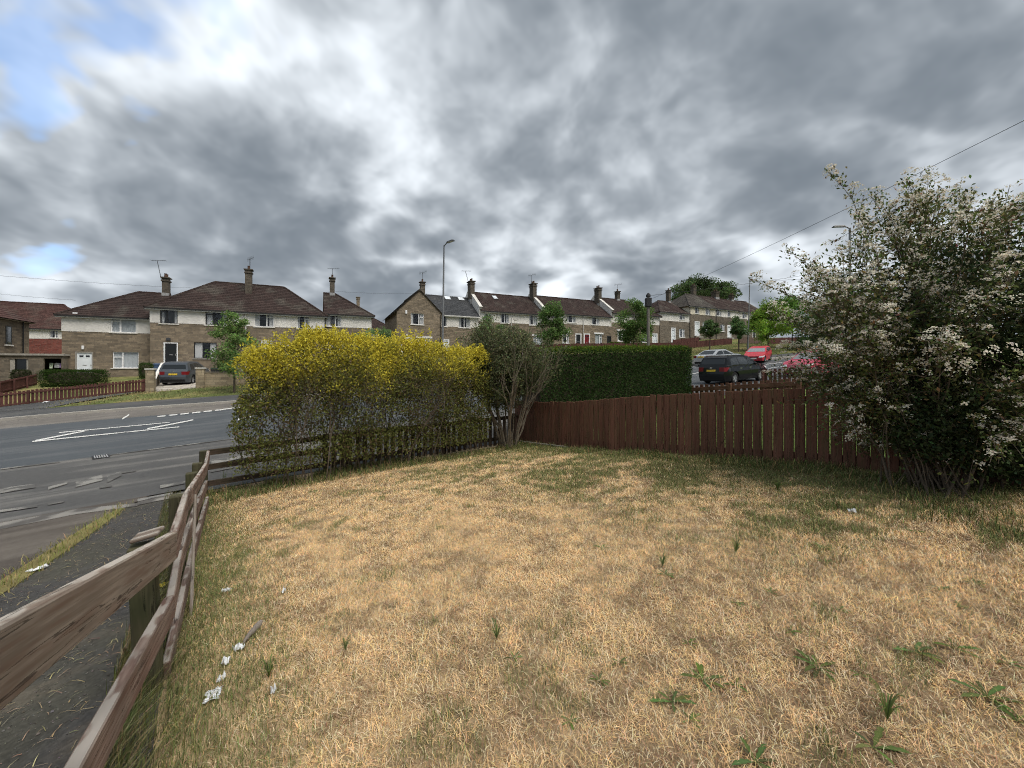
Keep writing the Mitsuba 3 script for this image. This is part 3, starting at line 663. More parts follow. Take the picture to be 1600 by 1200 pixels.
win = [([((690.5, 492, 698, 510), 'plain'), ((716.6, 494, 734.4, 512), 'two')], [((692.5, 530, 702, 551), 'door_white')]),
       ([((782, 489, 795.5, 505), 'two'), ((795, 524, 806, 545), 'plain'), ((757, 490, 768, 507), 'RT')], []),
       ([((827, 492, 840, 508), 'two'), ((833, 525, 848, 542), 'LT')], [((812, 523.5, 824, 546), 'door_white')]),
       ([((886, 490, 900, 504), 'RT'), ((879, 519, 889.5, 536), 'RT')], [((899, 521, 908.5, 541), 'door_black')]),
       ([((924.5, 492.5, 936.6, 507.5), 'RT'), ((930, 522, 941, 537), 'RT')], [((912.6, 521, 922, 541), 'door_red'), ((948.5, 525, 955.5, 541), 'door_black')]),  # second door: added black leaf standing in for the dark open passage
       ([((965, 489, 975.6, 503), 'RT'), ((965, 517, 976, 533), 'RT')], [((979, 520, 986, 539), 'door_red')]),
       ([((1000, 492, 1011, 506), 'RT'), ((1002, 520, 1013, 535), 'RT')], [((1019, 521, 1027.5, 540), 'door_white')]),
       ([((1061.6, 488, 1070, 500), 'RT'), ((1061, 514, 1070, 527), 'RT')], [((1048.5, 512, 1056, 531), 'door_white')]),
       ([((1086, 478, 1092.4, 490), 'plain'), ((1102.4, 480, 1110, 492), 'plain'), ((1098, 503, 1107, 518), 'RT')], [((1085.5, 502, 1093.5, 526), 'door_white')]),
       ([((1120, 482, 1127, 493.5), 'RT'), ((1137, 484.5, 1141.5, 495), 'plain'), ((1125.6, 507, 1132.5, 518), 'RT')], [((1136.5, 508, 1142.8, 527), 'door_white')]),
       ([((1160, 486, 1166.6, 497.6), 'RT'), ((1175, 488.5, 1181, 499.5), 'RT'), ((1187, 490, 1190, 500), 'plain'), ((1163, 511, 1171, 522), 'RT')], [((1176, 512, 1181, 528), 'door_black')])]
HR = []
for (lab, a, b, fl, ev, rg, lt, rt, tl), (ws, ds) in zip(rows, win):
    i = len(HR); o = 20.4 if i < 7 else 21.0
    h = House('terraced_house', lab, 'house', a, o, fl, b - a, 8, ev - fl, rg - fl, lt, rt, tile=tl, stone='stone' if i < 7 else 'stone_grey', render='render' if i not in (8,) else 'render_cream')
    for p, st in ws:
        h.window(p, st, sill='upvc' if p[1] > 500 and 2 < i < 7 else 'sill', curtain=1 if i % 2 else 2 if p[1] > 505 else 1, lintel=p[1] > 505 and 1 < i < 6)
    for p, mt in ds: h.door(p, mt, 'upvc' if p[0] != 948.5 else 'dark_frame', fw=.14, canopy=False)
    h.build(); HR.append(h)
for i, px_, py_, w_, h_ in ((0, 699, 466, 9, 6), (0, 720, 467.5, 9, 6), (1, 773, 465.5, 7, 5)):
    m, g, rk = HR[i].rooflight(px_, py_, w_, h_); put(rk, 'pane', HR[i].M(g), 'sky_painted_glass')
HR[0].chimney(-1.3, 4, 9.25 - 1.5 + 1.5, wx=.8, wy=.8, pots=1)
HR[1].chimney(.1, 3.2, 10.1 - 2.33 + 1.15, wx=.9, wy=1.5, pots=2, bottom=4.6); HR[3].chimney(.1, 3.2, 10.4 - 2.64 + 1.4, wx=.9, wy=1.5, pots=2, bottom=4.6); HR[5].chimney(.1, 3.2, 11 - 3.26 + 1.2, wx=.9, wy=1.5, pots=2, bottom=4.6)
HR[5].chimney(4.6, 4, 11 - 3.26 + 1.2, wx=.8, wy=.9, pots=1); HR[7].chimney(6.2, 4, 11.6 - 4.15 + 1.9, pots=1); HR[8].chimney(6.3, 4.4, 13.3 - 5.4 + 1.7, wx=1.1); HR[9].chimney(5.2, 4, 13.2 - 5.4 + 1.1, wx=1.3, wy=1.5); HR[10].chimney(4.0, 4, 13.1 - 5.4 + .9, wx=.9)
HR[2].pipe(.0, -.5, 4.8, 'gutter_white'); HR[4].pipe(.0, -.5, 4.8, 'gutter_white'); HR[9].pipe(.1, -.5, 4.8, 'gutter_black'); HR[8].pipe(.05, -1, 5, 'gutter_black')

# houses at the left edge and far behind
hL = House('brick_house', 'brown stone house cut off by the left edge of the picture', 'house', -25, 17.0, -1.0, 10, 6.9, 5.2, 7.6, 'hip', 'hip', split=0, tile='tile_red')
hL.build()
for (o0, z0, z1) in ((18.6, 2.6, 4.3), (21.3, 2.9, 4.4)):
    y = o0 - 17.0; wk = hL.put('window', cat([bx(10.0, 10.03, y - .35, y - .28, z0, z1), bx(10.0, 10.03, y + .28, y + .35, z0, z1), bx(10.0, 10.03, y - .28, y + .28, z1 - .07, z1), bx(10.0, 10.03, y - .28, y + .28, z0, z0 + .07)]), 'dark_frame')
    put(wk, 'pane', hL.M(bx(10.0, 10.02, y - .28, y + .28, z0 + .07, z1 - .07)), 'glass_dark'); put(wk, 'sill', hL.M(bx(10.0, 10.1, y - .45, y + .45, z0 - .1, z0)), 'sill')
v, f = tube([hL.P(10.1, 5.9, -1), hL.P(10.1, 5.9, 5)], .05, 6); put(hL.k, 'drainpipe', (v, f), 'gutter_black', smooth=40)
hR = House('brick_house', 'red brick house with a white rendered band behind the dark outbuilding', 'house', -36, 46.5, -.2, 16, 8, 5.5, 8.9, 'hip', 'hip', stone='red_brick', tile='tile_red')
hR.window(None, 'RT', raw=(12.6, 13.4, 4.1, 5.2)); hR.build()
hX = House('brick_house', 'distant brown roofed house between the two rows with a tall stone chimney', 'house', 6, 52, 2.2, 15, 8, 5.0, 7.6, 'hip', 'hip', stone='stone'); hX.build()
cx = s_at(559.5, 56) - 6; hX.chimney(cx, 4, 11.3, wx=.85, wy=.85, pots=0, mat='stone', bottom=6)
hY = House('brick_house', 'distant grey roofed house left of the far chimneys above the pale green trees', 'house', 116, 22, 9, 8, 8, 5.0, 8.0, 'hip', 'hip', stone='stone_grey', tile='slate_brown'); hY.build(); hY.chimney(5, 4, 9.6)
hZ = House('brick_house', 'distant grey roofed house right of the far chimneys behind the flowering bush', 'house', 127, 22, 9.5, 9, 8, 5.0, 8.0, 'hip', 'hip', stone='stone_grey', tile='slate_brown'); hZ.build(); hZ.chimney(4, 4, 9.6)

# outbuilding between the left houses
ob = thing('outbuilding', 'dark flat roofed stone outbuilding left of the white door with a window opening', 'outbuilding')
oh_ = House.__new__(House); oh_.base = np.r_[W(-17.2, 19.6), -1.0]; oh_.s0, oh_.o0, oh_.z0, oh_.k = -17.2, 19.6, -1.0, ob
w_ = s_at(98.5, 19.6) + 17.2
a0, a1, c0, c1 = oh_.px(15, 561, 44, 581); d0, d1, _, e1 = oh_.px(68, 562, 96, 600)
pg = sbox(0, -1.5, w_, 2.0).difference(sbox(a0, c0, a1, c1)).difference(sbox(d0, -.2, d1, e1 + .1))
m = trimesh.creation.extrude_polygon(pg, .2, engine='earcut'); vv = m.vertices.copy(); m.vertices = np.c_[vv[:, 0], .2 - vv[:, 2], vv[:, 1]]
oh_.put('wall', cat([m, bx(0, .2, .2, 4, -1.5, 2.0), bx(w_ - .2, w_, .2, 4, -1.5, 2.0), bx(0, w_, 4, 4.2, -1.5, 2.0)]), 'stone_grey')
oh_.put('roof', bx(-.15, w_ + .1, -.15, 4.3, 2.0, 2.15), 'concrete')
xm = (a0 + a1) / 2
wk = oh_.put('window', cat([bx(a0, xm - .25, .05, .1, c0, c1), bx(xm + .4, a1, .05, .1, c0, c1), bx(xm - .25, xm + .4, .05, .1, c0, c0 + .08)]), 'concrete')
put(wk, 'pane', oh_.M(bx(xm - .25, xm + .4, .08, .09, c0 + .08, c1)), 'glass_dark')
for (px0, px1, py0, py1, mt, lb) in ((71, 77, 567, 575.5, 'cloth_green', 'pale green cloth'), (79, 88, 567, 574.5, 'curtain', 'grey white cloth'), (87, 90, 567, 574.5, 'cloth_lilac', 'lilac cloth'), (90, 95, 566, 574, 'cloth_pink', 'pink cloth')):
    a, b, z0, z1 = oh_.px(px0, py0, px1, py1)
    k = thing('laundry', f'{lb} hanging on the line in the doorway of the dark outbuilding', 'laundry')
    n = 9; xs = np.linspace(a, b, n); v = np.array([(x, .5 + .03 * math.sin(i * 2.1) + .02 * j, z0 + (z1 - z0) * j / 4) for i, x in enumerate(xs) for j in range(5)]); f = grid(n, 5)
    put(k, None, oh_.M(trimesh.Trimesh(v, np.vstack([f[:, [0, 1, 2]], f[:, [0, 2, 3]]]), process=False)), mt, smooth=True)


# television aerials and cables
def aerial(h, label, dx=0.0, height=1.5, kind=0, lean=0.0, group=None):
    k = thing('television_aerial', label, 'aerial', group); b = h.top + D3 * dx - Z3 * .4; t = b + Z3 * height + D3 * lean
    put(k, 'mast', tube([b, t], .028, 5), 'metal_dark', smooth=40)
    d = unit([1, .25 if kind == 0 else -.6, .05])
    put(k, 'boom', tube([t - d * .5, t + d * .75], .018, 4), 'metal_dark')
    q = unit(np.cross(d, Z3)); segs = [tube([t + d * x - (q if kind == 0 else Z3) * .22, t + d * x + (q if kind == 0 else Z3) * .22], .009, 3) for x in (-.45, -.25, -.05, .15, .35, .55, .7)]
    put(k, 'elements', cat(segs), 'metal_dark')


aerial(hA, 'leaning aerial on the chimney of the white door house', -.35, 2.0, 0, -.35); aerial(hB1, 'aerial on the middle chimney of the hipped pair', .1, 1.5, 1); aerial(hB3, 'aerial on the right chimney behind the yellow hedge', 0, 1.5)
aerial(HR[0], 'aerial on the short chimney of the gable house', 0, 1.6, 1); aerial(HR[1], 'slanting aerial on the first tall terrace chimney', -.3, 1.7, 0, -.5); aerial(HR[3], 'twin topped aerial on the second tall terrace chimney', -.3, 1.6, 1); aerial(HR[5], 'aerial on the right chimney of the middle terrace', 0, 1.5, 1)


def cable(name, label, A, B, sag, r=.012, group=None):
    k = thing(name, label, 'cable', group); t = np.linspace(0, 1, 24)[:, None]; P = A * (1 - t) + B * t - Z3 * sag * 4 * t * (1 - t)
    put(k, None, tube(P, r, 4), 'cable', smooth=40)


cable('overhead_cable', 'long overhead cable rising across the sky to the upper right', at(1010, 470, 39), at(1700, 138, 11), .25, .010)
cable('overhead_cable', 'upper thin cable at the right running into the flowering bush', at(1013, 462, 39), at(1420, 398, 60), .5, .016)
cable('overhead_cable', 'lower thin cable at the right running into the flowering bush', at(1185, 440, 75), at(1500, 410, 70), .4, .018)
cable('overhead_cable', 'upper cable at the left edge running to the aerial chimney', at(-120, 420, 40), at(300, 450, 48), .2, .012)
cable('overhead_cable', 'lower cable at the left edge sloping to the hipped roof', at(-120, 444, 50), at(118, 469, 45), .2, .012)
cable('overhead_cable', 'faint cable between the hipped row and the gable house', at(520, 455, 46), at(668, 458, 50), .15, .010)
# ------------------------------------------------------------------ fences, walls, bins
def board(A, B, width, thick, up=(0, 0, 1), c=.005, nseg=1):
    """A plank from A to B with its width along up; uv runs along the grain."""
    A, B = np.asarray(A, float), np.asarray(B, float); e = unit(B - A); upv = np.asarray(up, float); ez = unit(upv - e * (upv @ e)); ey = np.cross(ez, e); L = np.linalg.norm(B - A)
    m = chamfer_box(L, thick, width, c); v = m.vertices.copy(); uv = np.c_[v[:, 0], v[:, 2] + v[:, 1] * .7 + A[0] * 3.7]
    return frame_to(m, (A + B) / 2, e, ey, ez), uv


def plank(parent, name, A, B, width, thick, mat, up=(0, 0, 1), c=.005):
    m, uv = board(A, B, width, thick, up, c); return put(parent, name, m, mat, False, uv)


rf = thing('rail_fence', 'weathered three rail wooden fence running beside the footpath at the left', 'fence')
fdir = unit([-.57, .82, 0]); fn_ = np.array([.82, .57, 0])
def fline(px, off=0.0):                                  # a point of the fence line (plan) seen at px
    r = (px - 800) / F; Y = (-.40 + off) / (r + .7) if False else (.40 - off) / (-r - .7); return np.array([r * Y, Y])
posts = [(235, 2.0, 848), (285, 3.2, 773), (305, 4.35, 738), (313, 5.06, 723), (322, 6.0, 704)]
for i, (px, Y, py) in enumerate(posts):
    t = at(px, py, Y); t[:2] -= fn_[:2] * .03; g = tz(t[0], t[1])
    plank(rf, 'post', (t[0] + (.05 if i == 0 else 0), t[1], g - .25), t, .105, .10, 'wood_post', up=fdir)
t = at(235, 848, 2.0); g_ = tz(-.45, -.15); plank(rf, 'post', (-.52, -.2, g_ - .2), (-.52, -.2, -.08), .105, .1, 'wood_post', up=fdir)
q = at(238, 842, 2.0) - fn_ * .03; plank(rf, 'post_cap', q + np.array([-.045, -.01, .012]), q + np.array([.055, .035, .035]), .10, .018, 'wood_grey', up=fdir)


def rail(pts, width, thick, mat, name='rail', off=.055):
    for (a, b) in zip(pts[:-1], pts[1:]):
        A, B = np.array(a, float) + fn_ * off, np.array(b, float) + fn_ * off; A[2] -= width / 2; B[2] -= width / 2
        plank(rf, name, A, B, width, thick, mat)


def nails(x, y, zs):
    for z in zs: v_, f_ = tube([np.array([x, y, z]), np.array([x, y, z]) + fn_ * .004], .0045, 8); put(rf, 'nail', (v_, f_), 'metal_dark')


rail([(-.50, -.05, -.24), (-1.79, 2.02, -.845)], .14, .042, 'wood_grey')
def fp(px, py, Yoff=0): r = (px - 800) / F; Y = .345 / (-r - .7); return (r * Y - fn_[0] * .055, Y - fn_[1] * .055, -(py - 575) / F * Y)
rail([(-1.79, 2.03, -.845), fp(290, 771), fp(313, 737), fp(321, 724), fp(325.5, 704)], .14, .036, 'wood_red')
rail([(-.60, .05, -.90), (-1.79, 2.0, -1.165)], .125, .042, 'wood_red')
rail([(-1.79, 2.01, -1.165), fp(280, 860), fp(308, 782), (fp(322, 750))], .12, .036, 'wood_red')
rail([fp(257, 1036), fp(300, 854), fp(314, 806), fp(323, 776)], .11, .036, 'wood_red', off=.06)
a, b = at(297.5, 774, 3.0), at(288.5, 985, 2.62); a[:2] += fn_[:2] * .03; b[:2] += fn_[:2] * .03
plank(rf, 'loose_batten', b, a, .03, .018, 'wood_pale', up=fdir)

for z in (-.875, -.945): nails(-1.745 + fn_[0] * .0215 + .0, 1.975 + fn_[1] * .0215 + .03, (z,))
hf = thing('picket_fence', 'low picket fence in shade darkened wood colour with three rails under the yellow hedge', 'fence')
gtop = lambda u, v: tz(*N(u, v))
for h_, wd in ((.64, .085), (.42, .085), (.17, .085)):
    pr = [np.r_[N(u, 7.58), gtop(u, 7.58) + h_ - .0] for u in (0.1, 2.1, 4.1, 6.1)]
    for p, q in zip(pr[:-1], pr[1:]):
        if h_ == .42 and p[0] > -3.5: continue
        plank(hf, 'rail', p, q, wd, .032, 'wood_shaded')
for u in (2.12, 4.12, 6.02): g = gtop(u, 7.66); plank(hf, 'post', np.r_[N(u, 7.66), g - .2], np.r_[N(u, 7.66), g + .72], .09, .09, 'wood_shaded', up=N(1, 0).tolist() + [0])
rp = np.random.default_rng(3)
for i, u in enumerate(np.arange(1.75, 6.0, .135)):
    g = gtop(u, 7.55); tp = .68 + rp.normal(0, .012); dx = rp.normal(0, .006)
    plank(hf, 'picket', np.r_[N(u, 7.54), g + .03], np.r_[N(u + dx, 7.54), g + tp], .085, .018, 'wood_shaded', up=[.788, .616, 0])


def pickets(key, plan, top, bottom, spacing, wid, thick, mat, rails, seed, face=1, post_every=None, rail_w=.09, gaps=None):
    """A picket fence along a straight plan line (a, b): pickets, rails and posts as parts."""
    a, b = np.array(plan[0], float), np.array(plan[1], float); L = np.linalg.norm(b - a); e = (b - a) / L; nrm = np.array([-e[1], e[0]]) * face
    r = np.random.default_rng(seed); n = int(L / spacing)
    for rz in rails:
        k = max(1, int(round(L / 2.4)))
        for i in range(k):
            p, q = a + e * L * i / k - nrm * .035, a + e * L * (i + 1) / k - nrm * .035
            def zz(xy):
                t = np.linalg.norm(xy + nrm * .035 - a) / L; return bottom(t) + (top(t) - bottom(t)) * rz
            plank(key, 'rail', np.r_[p, zz(p)], np.r_[q, zz(q)], rail_w, .035, mat)
    for i in range(n + 1):
        t = min(1, (i + .5) * spacing / L); p = a + e * L * t; zt = top(t) + r.normal(0, .006); zb = bottom(t)
        lean = e * r.normal(0, .004)
        plank(key, 'picket', np.r_[p, zb], np.r_[p + lean, zt], wid * (1 + r.normal(0, .03)), thick, mat, up=[e[0], e[1], 0], c=.003)
    if post_every:
        for i in range(int(L / post_every) + 1):
            p = a + e * min(L, i * post_every) - nrm * .1; t = min(1, i * post_every / L)
            plank(key, 'post', np.r_[p, bottom(t) - .3], np.r_[p, top(t) - .01], .095, .095, mat, up=[e[0], e[1], 0])


bf = thing('picket_fence', 'reddish brown close boarded picket fence along the right side of the garden', 'fence')
_v = [7.75, 7.2, 6.5, 5.71, 4.7, 3.58, 2.58, 1.79, 1.27, 0, -1.5]; _zt = [-.80, -.795, -.755, -.70, -.565, -.434, -.335, -.266, -.215, -.13, -.05]; _zb = [-1.80, -1.79, -1.74, -1.67, -1.55, -1.44, -1.37, -1.30, -1.235, -1.13, -1.02]
bl = 7.75 + 1.5
pickets(bf, (N(6.15, 7.75), N(6.15, -1.5)), lambda t: np.interp(7.75 - t * bl, _v[::-1], _zt[::-1]), lambda t: np.interp(7.75 - t * bl, _v[::-1], _zb[::-1]), .1255, .112, .021, 'wood_brown', (.14, .86), 11, face=-1, post_every=1.85)
plank(bf, 'plinth', np.r_[N(6.1, 7.7), -1.84], np.r_[N(6.1, 5.9), -1.72], .14, .05, 'concrete')
sf = thing('picket_fence', 'dark brown picket fence with a wide top rail right of the clipped hedge', 'fence')
pickets(sf, (N(13.6, 7.75), N(13.6, 1.0)), lambda t: -.67 + .68 * t, lambda t: -1.38 + .6 * t, .17, .112, .02, 'wood_brown', (.2, .80), 12, face=1, post_every=1.9, rail_w=.13)
tf = thing('picket_fence', 'red brown picket fence in front of the pink red car', 'fence')
pickets(tf, (N(20, 7.2), N(20, .5)), lambda t: -.06 + .35 * t, lambda t: -.98 + .4 * t, .18, .115, .02, 'wood_far', (.12, .86), 13, face=1, post_every=1.9)
lf = thing('picket_fence', 'long red brown picket fence on the far pavement below the house with the white door', 'fence')
lA, lB = W(-11, 1.2), W(-2.0, 6.25)
zl = lambda t: tz(*(lA + (lB - lA) * t))
pickets(lf, (lA, lB), lambda t: zl(t) + .84, lambda t: zl(t) + .06, .145, .105, .022, 'wood_far', (.16, .84), 14, face=1, post_every=1.9)
yf = thing('board_fence', 'dark red brown fence running back through the front garden at the far left', 'fence')
yA, yB = at(-60, 600, 22)[:2], at(57, 600, 29.5)[:2]
zy = lambda t: tz(*(yA + (yB - yA) * t))
pickets(yf, (yA, yB), lambda t: zy(t) + .85, lambda t: zy(t) + .05, .15, .135, .022, 'wood_far', (.2, .9), 15, post_every=1.8)


def panel_fence(label, pts, height, mats, seed):
    k = thing('panel_fence', label, 'fence'); r = np.random.default_rng(seed)
    for i, (a, b) in enumerate(zip(pts[:-1], pts[1:])):
        za, zb = tz(*a), tz(*b); e = unit(np.r_[b - a, 0]); L = np.linalg.norm(b - a); n = max(2, int(L / .16)); ms = []
        for j in range(n):
            p = a + (b - a) * (j + .5) / n; z = za + (zb - za) * (j + .5) / n
            m, _ = board(np.r_[p, z + .05], np.r_[p, z + height + r.normal(0, .008)], L / n * .96, .02, up=e, c=.003); ms.append(m)
        put(k, 'panel', cat(ms), mats[i % len(mats)])
        plank(k, 'post', np.r_[a, za - .2], np.r_[a, za + height + .08], .1, .1, mats[0], up=e)


panel_fence('long dark red panel fence along the gardens of the middle terrace above the grass verge', [W(s, 14.0) for s in np.arange(30, 66.1, 1.9)], .95, ['wood_far'], 1)
panel_fence('lighter red panel fence beyond the small street trees below the far terrace', [W(s, 14.0) for s in np.arange(66.0, 73.1, 1.8)], 1.05, ['wood_red'], 2)
panel_fence('dark panel fence behind the second lamp post at the foot of the pale trees', [W(s, 14.0) for s in np.arange(73.0, 86, 1.9)], 1.0, ['wood_far'], 3)
panel_fence('short dark fence in front of the hipped end house of the far terrace', [W(s, 18.2) for s in np.arange(56.5, 63, 1.9)], .9, ['wood_far'], 4)

principled('garden_stone', proc(stone_fn((.25, .20, .135), (.33, .27, .185))), .9, .15)
gw_ = thing('garden_wall', 'low stone garden wall with two pillars right of the parked grey car', 'wall')
wa, wb = W(.75, 6.5), W(5.6, 6.7); we = unit(np.r_[wb - wa, 0]); za, zb = tz(*wa), tz(*wb); wn = np.array([-we[1], we[0], 0])
def block(A, e, n, x0, x1, y0, y1, z0, z1): return frame_to(bx(x0, x1, y0, y1, z0, z1), A, e, n, Z3)
Lw = np.linalg.norm(wb - wa)
put(gw_, 'wall', block(np.r_[wa, 0], we, wn, .22, Lw - .2, -.1, .1, za - .4, za + 1.0), 'garden_stone')
put(gw_, 'coping', block(np.r_[wa, 0], we, wn, .225, Lw - .21, -.13, .13, za + 1.0, za + 1.07), 'stone_grey')
for x, zz in ((0, za), (Lw, zb)):
    pk = put(gw_, 'pillar', block(np.r_[wa, 0], we, wn, x - .22, x + .22, -.22, .22, zz - .4, za + 1.27), 'garden_stone'); put(pk, 'cap', block(np.r_[wa, 0], we, wn, x - .26, x + .26, -.26, .26, za + 1.27, za + 1.35), 'sill')
gp = thing('gate_pillar', 'single stone gate pillar at the right end of the red picket fence', 'pillar')
pa = W(-1.75, 6.4); zp = tz(*pa); put(gp, 'shaft', block(np.r_[pa, 0], we, wn, -.2, .2, -.2, .2, zp - .3, zp + 1.4), 'garden_stone'); put(gp, 'cap', block(np.r_[pa, 0], we, wn, -.24, .24, -.24, .24, zp + 1.4, zp + 1.48), 'sill')
rw = thing('ramp_wall', 'sloping low wall with a pale top beside the steps of the black front door', 'wall')
ra, rb = at(241, 600, 27.5), at(254, 577, 33.5); ra[2] = tz(ra[0], ra[1]); re_ = unit(rb - ra)
m, _ = board(ra + Z3 * .1, rb, 1.0, .14); put(rw, 'wall', m, 'stone_grey'); m, _ = board(ra + Z3 * .62, rb + Z3 * .52, .06, .2); put(rw, 'coping', m, 'sill')


def wheelie(label, P, mat, h=1.05, yaw=0.0):
    k = thing('wheelie_bin', label, 'bin'); e = np.array([math.cos(yaw), math.sin(yaw), 0]); n = np.array([-e[1], e[0], 0])
    b = np.array([(sx * (.22 + .05 * z), sy * (.25 + .07 * z), z * h * .88) for z in (0.05, 1) for sx in (-1, 1) for sy in (-1, 1)])
    put(k, 'body', frame_to(trimesh.convex.convex_hull(b), P, e, n, Z3), mat)
    lid = np.array([(sx * .3, sy * .35, z) for z in (h * .885, h * .93) for sx in (-1, 1) for sy in (-1, 1)] + [(sx * .25, sy * .2, h) for sx in (-1, 1) for sy in (-1, 1)])
    put(k, 'lid', frame_to(trimesh.convex.convex_hull(lid), P, e, n, Z3), mat)
    for sx in (-1, 1):
        m = trimesh.creation.cylinder(.1, .05, sections=14); m.apply_transform(trimesh.transformations.rotation_matrix(math.pi / 2, [0, 1, 0])); m.apply_translation((sx * .25, .3, .1)); put(k, 'wheel', frame_to(m, P, e, n, Z3), 'bin_black')


for px, lab, mt, Y in ((338, 'black wheelie bin behind the low wall, left of two', 'bin_black', 29.5), (354, 'black wheelie bin behind the low wall, right of two', 'bin_black', 30.2), (247.5, 'blue wheelie bin at the corner by the black front door', 'bin_blue', 34.2)):
    p = at(px, 575, Y); p[2] = tz(p[0], p[1]) if Y < 33 else -.75; wheelie(lab, p, mt, 1.15, .45)

# ------------------------------------------------------------------ street lamps and the telegraph pole
def lamp(label, P, height, head_dir, arm=.9, lean=0.0, r=.075):
    k = thing('street_lamp', label, 'street lamp', None); P = np.asarray(P, float); t = P + Z3 * height + np.array([lean, 0, 0])
    put(k, 'base', tube([P - Z3 * .3, P + Z3 * 1.3], r * 1.5, 12), 'metal_grey', smooth=40); put(k, 'column', tube([P + Z3 * 1.25, P + (t - P) * .5, t], [r, r * .85, r * .62], 12), 'metal_grey', smooth=40)
    d = unit(head_dir); a = t - Z3 * .06
    put(k, 'arm', tube([a, a + d * arm * .5 + Z3 * .12, a + d * arm + Z3 * .16], .035, 8), 'metal_grey', smooth=40)
    q = a + d * (arm + .3) + Z3 * .18; n = unit(np.cross(Z3, d))
    pts = np.array([(sx * .36, sy * .13, z) for sx in (-1, 1) for sy in (-1, 1) for z in (-.04,)] + [(sx * .28, sy * .08, .05) for sx in (-1, 1) for sy in (-1, 1)])
    hk = put(k, 'lamp_head', frame_to(trimesh.convex.convex_hull(pts), q, d, n, Z3), 'metal_dark'); put(hk, 'lens', frame_to(bx(-.2, .26, -.1, .1, -.05, -.041), q, d, n, Z3), 'lamp_glass')


p = at(691, 575, 27.5); p[2] = tz(p[0], p[1]); lamp('tall grey street lamp in the middle of the picture in front of the gable house', p, 8.38 - p[2] + .05, (.5, -.5, 0), .45, .12)
p = at(1168.5, 575, 49); p[2] = tz(p[0], p[1]); lamp('distant grey street lamp on the verge behind the small red car', p, 11.1 - p[2], (1, -.1, 0), .8, .25)
p = at(1328, 575, 25); p[2] = tz(p[0], p[1]); lamp('grey street lamp rising behind the white flowering bush', p, 8.75 - p[2], (-1, .1, 0), .35, 0, .1)
tk = thing('telegraph_pole', 'dark wooden telegraph pole behind the clipped hedge', 'telegraph pole')
p = at(1013, 575, 36); p[2] = tz(p[0], p[1]); top = at(1013, 463, 36)
put(tk, 'pole', tube([p - Z3 * .3, top], [.15, .12], 10), 'pole_wood', smooth=40); put(tk, 'cap', tube([top - Z3 * .05, top + Z3 * .12, top + Z3 * .3], [.2, .2, .06], 10), 'cable', smooth=40); put(tk, 'junction_box', frame_to(chamfer_box(.5, .45, .8, .03), top - Z3 * .55, np.array([1., 0, 0]), np.array([0, 1., 0]), Z3), 'cable')

# ------------------------------------------------------------------ cars
def paint(key, c, metal=0.0, rough=.28): principled(key, c, rough, .5, clearcoat=1.0, clearcoat_gloss=.95, metallic=metal)


principled('paint_black', (.005, .006, .007), .08, .35, clearcoat=.6, clearcoat_gloss=.98); paint('paint_grey', (.075, .088, .105), .4); paint('paint_silver', (.48, .50, .52), .5); paint('paint_red', (.42, .018, .03)); paint('paint_pink', (.42, .045, .085)); paint('paint_dark', (.04, .045, .05), .3); paint('paint_white', (.7, .7, .7))
principled('car_glass', (.018, .022, .025), .05, .7); principled('car_glass_light', (.16, .18, .19), .06, .8); principled('tyre', (.018, .018, .018), .85, .2); principled('rim', (.42, .43, .44), .35, .5, metallic=.6)
principled('tail_red', (.17, .006, .009), .2, .5); principled('headlamp', (.7, .72, .74), .12, .8); principled('plate_yellow', (.72, .5, .05), .5, .3); principled('plate_white', (.7, .7, .68), .5, .3); principled('trim_black', (.015, .015, .016), .6, .3); principled('chrome', (.6, .6, .6), .2, .6, metallic=.9)

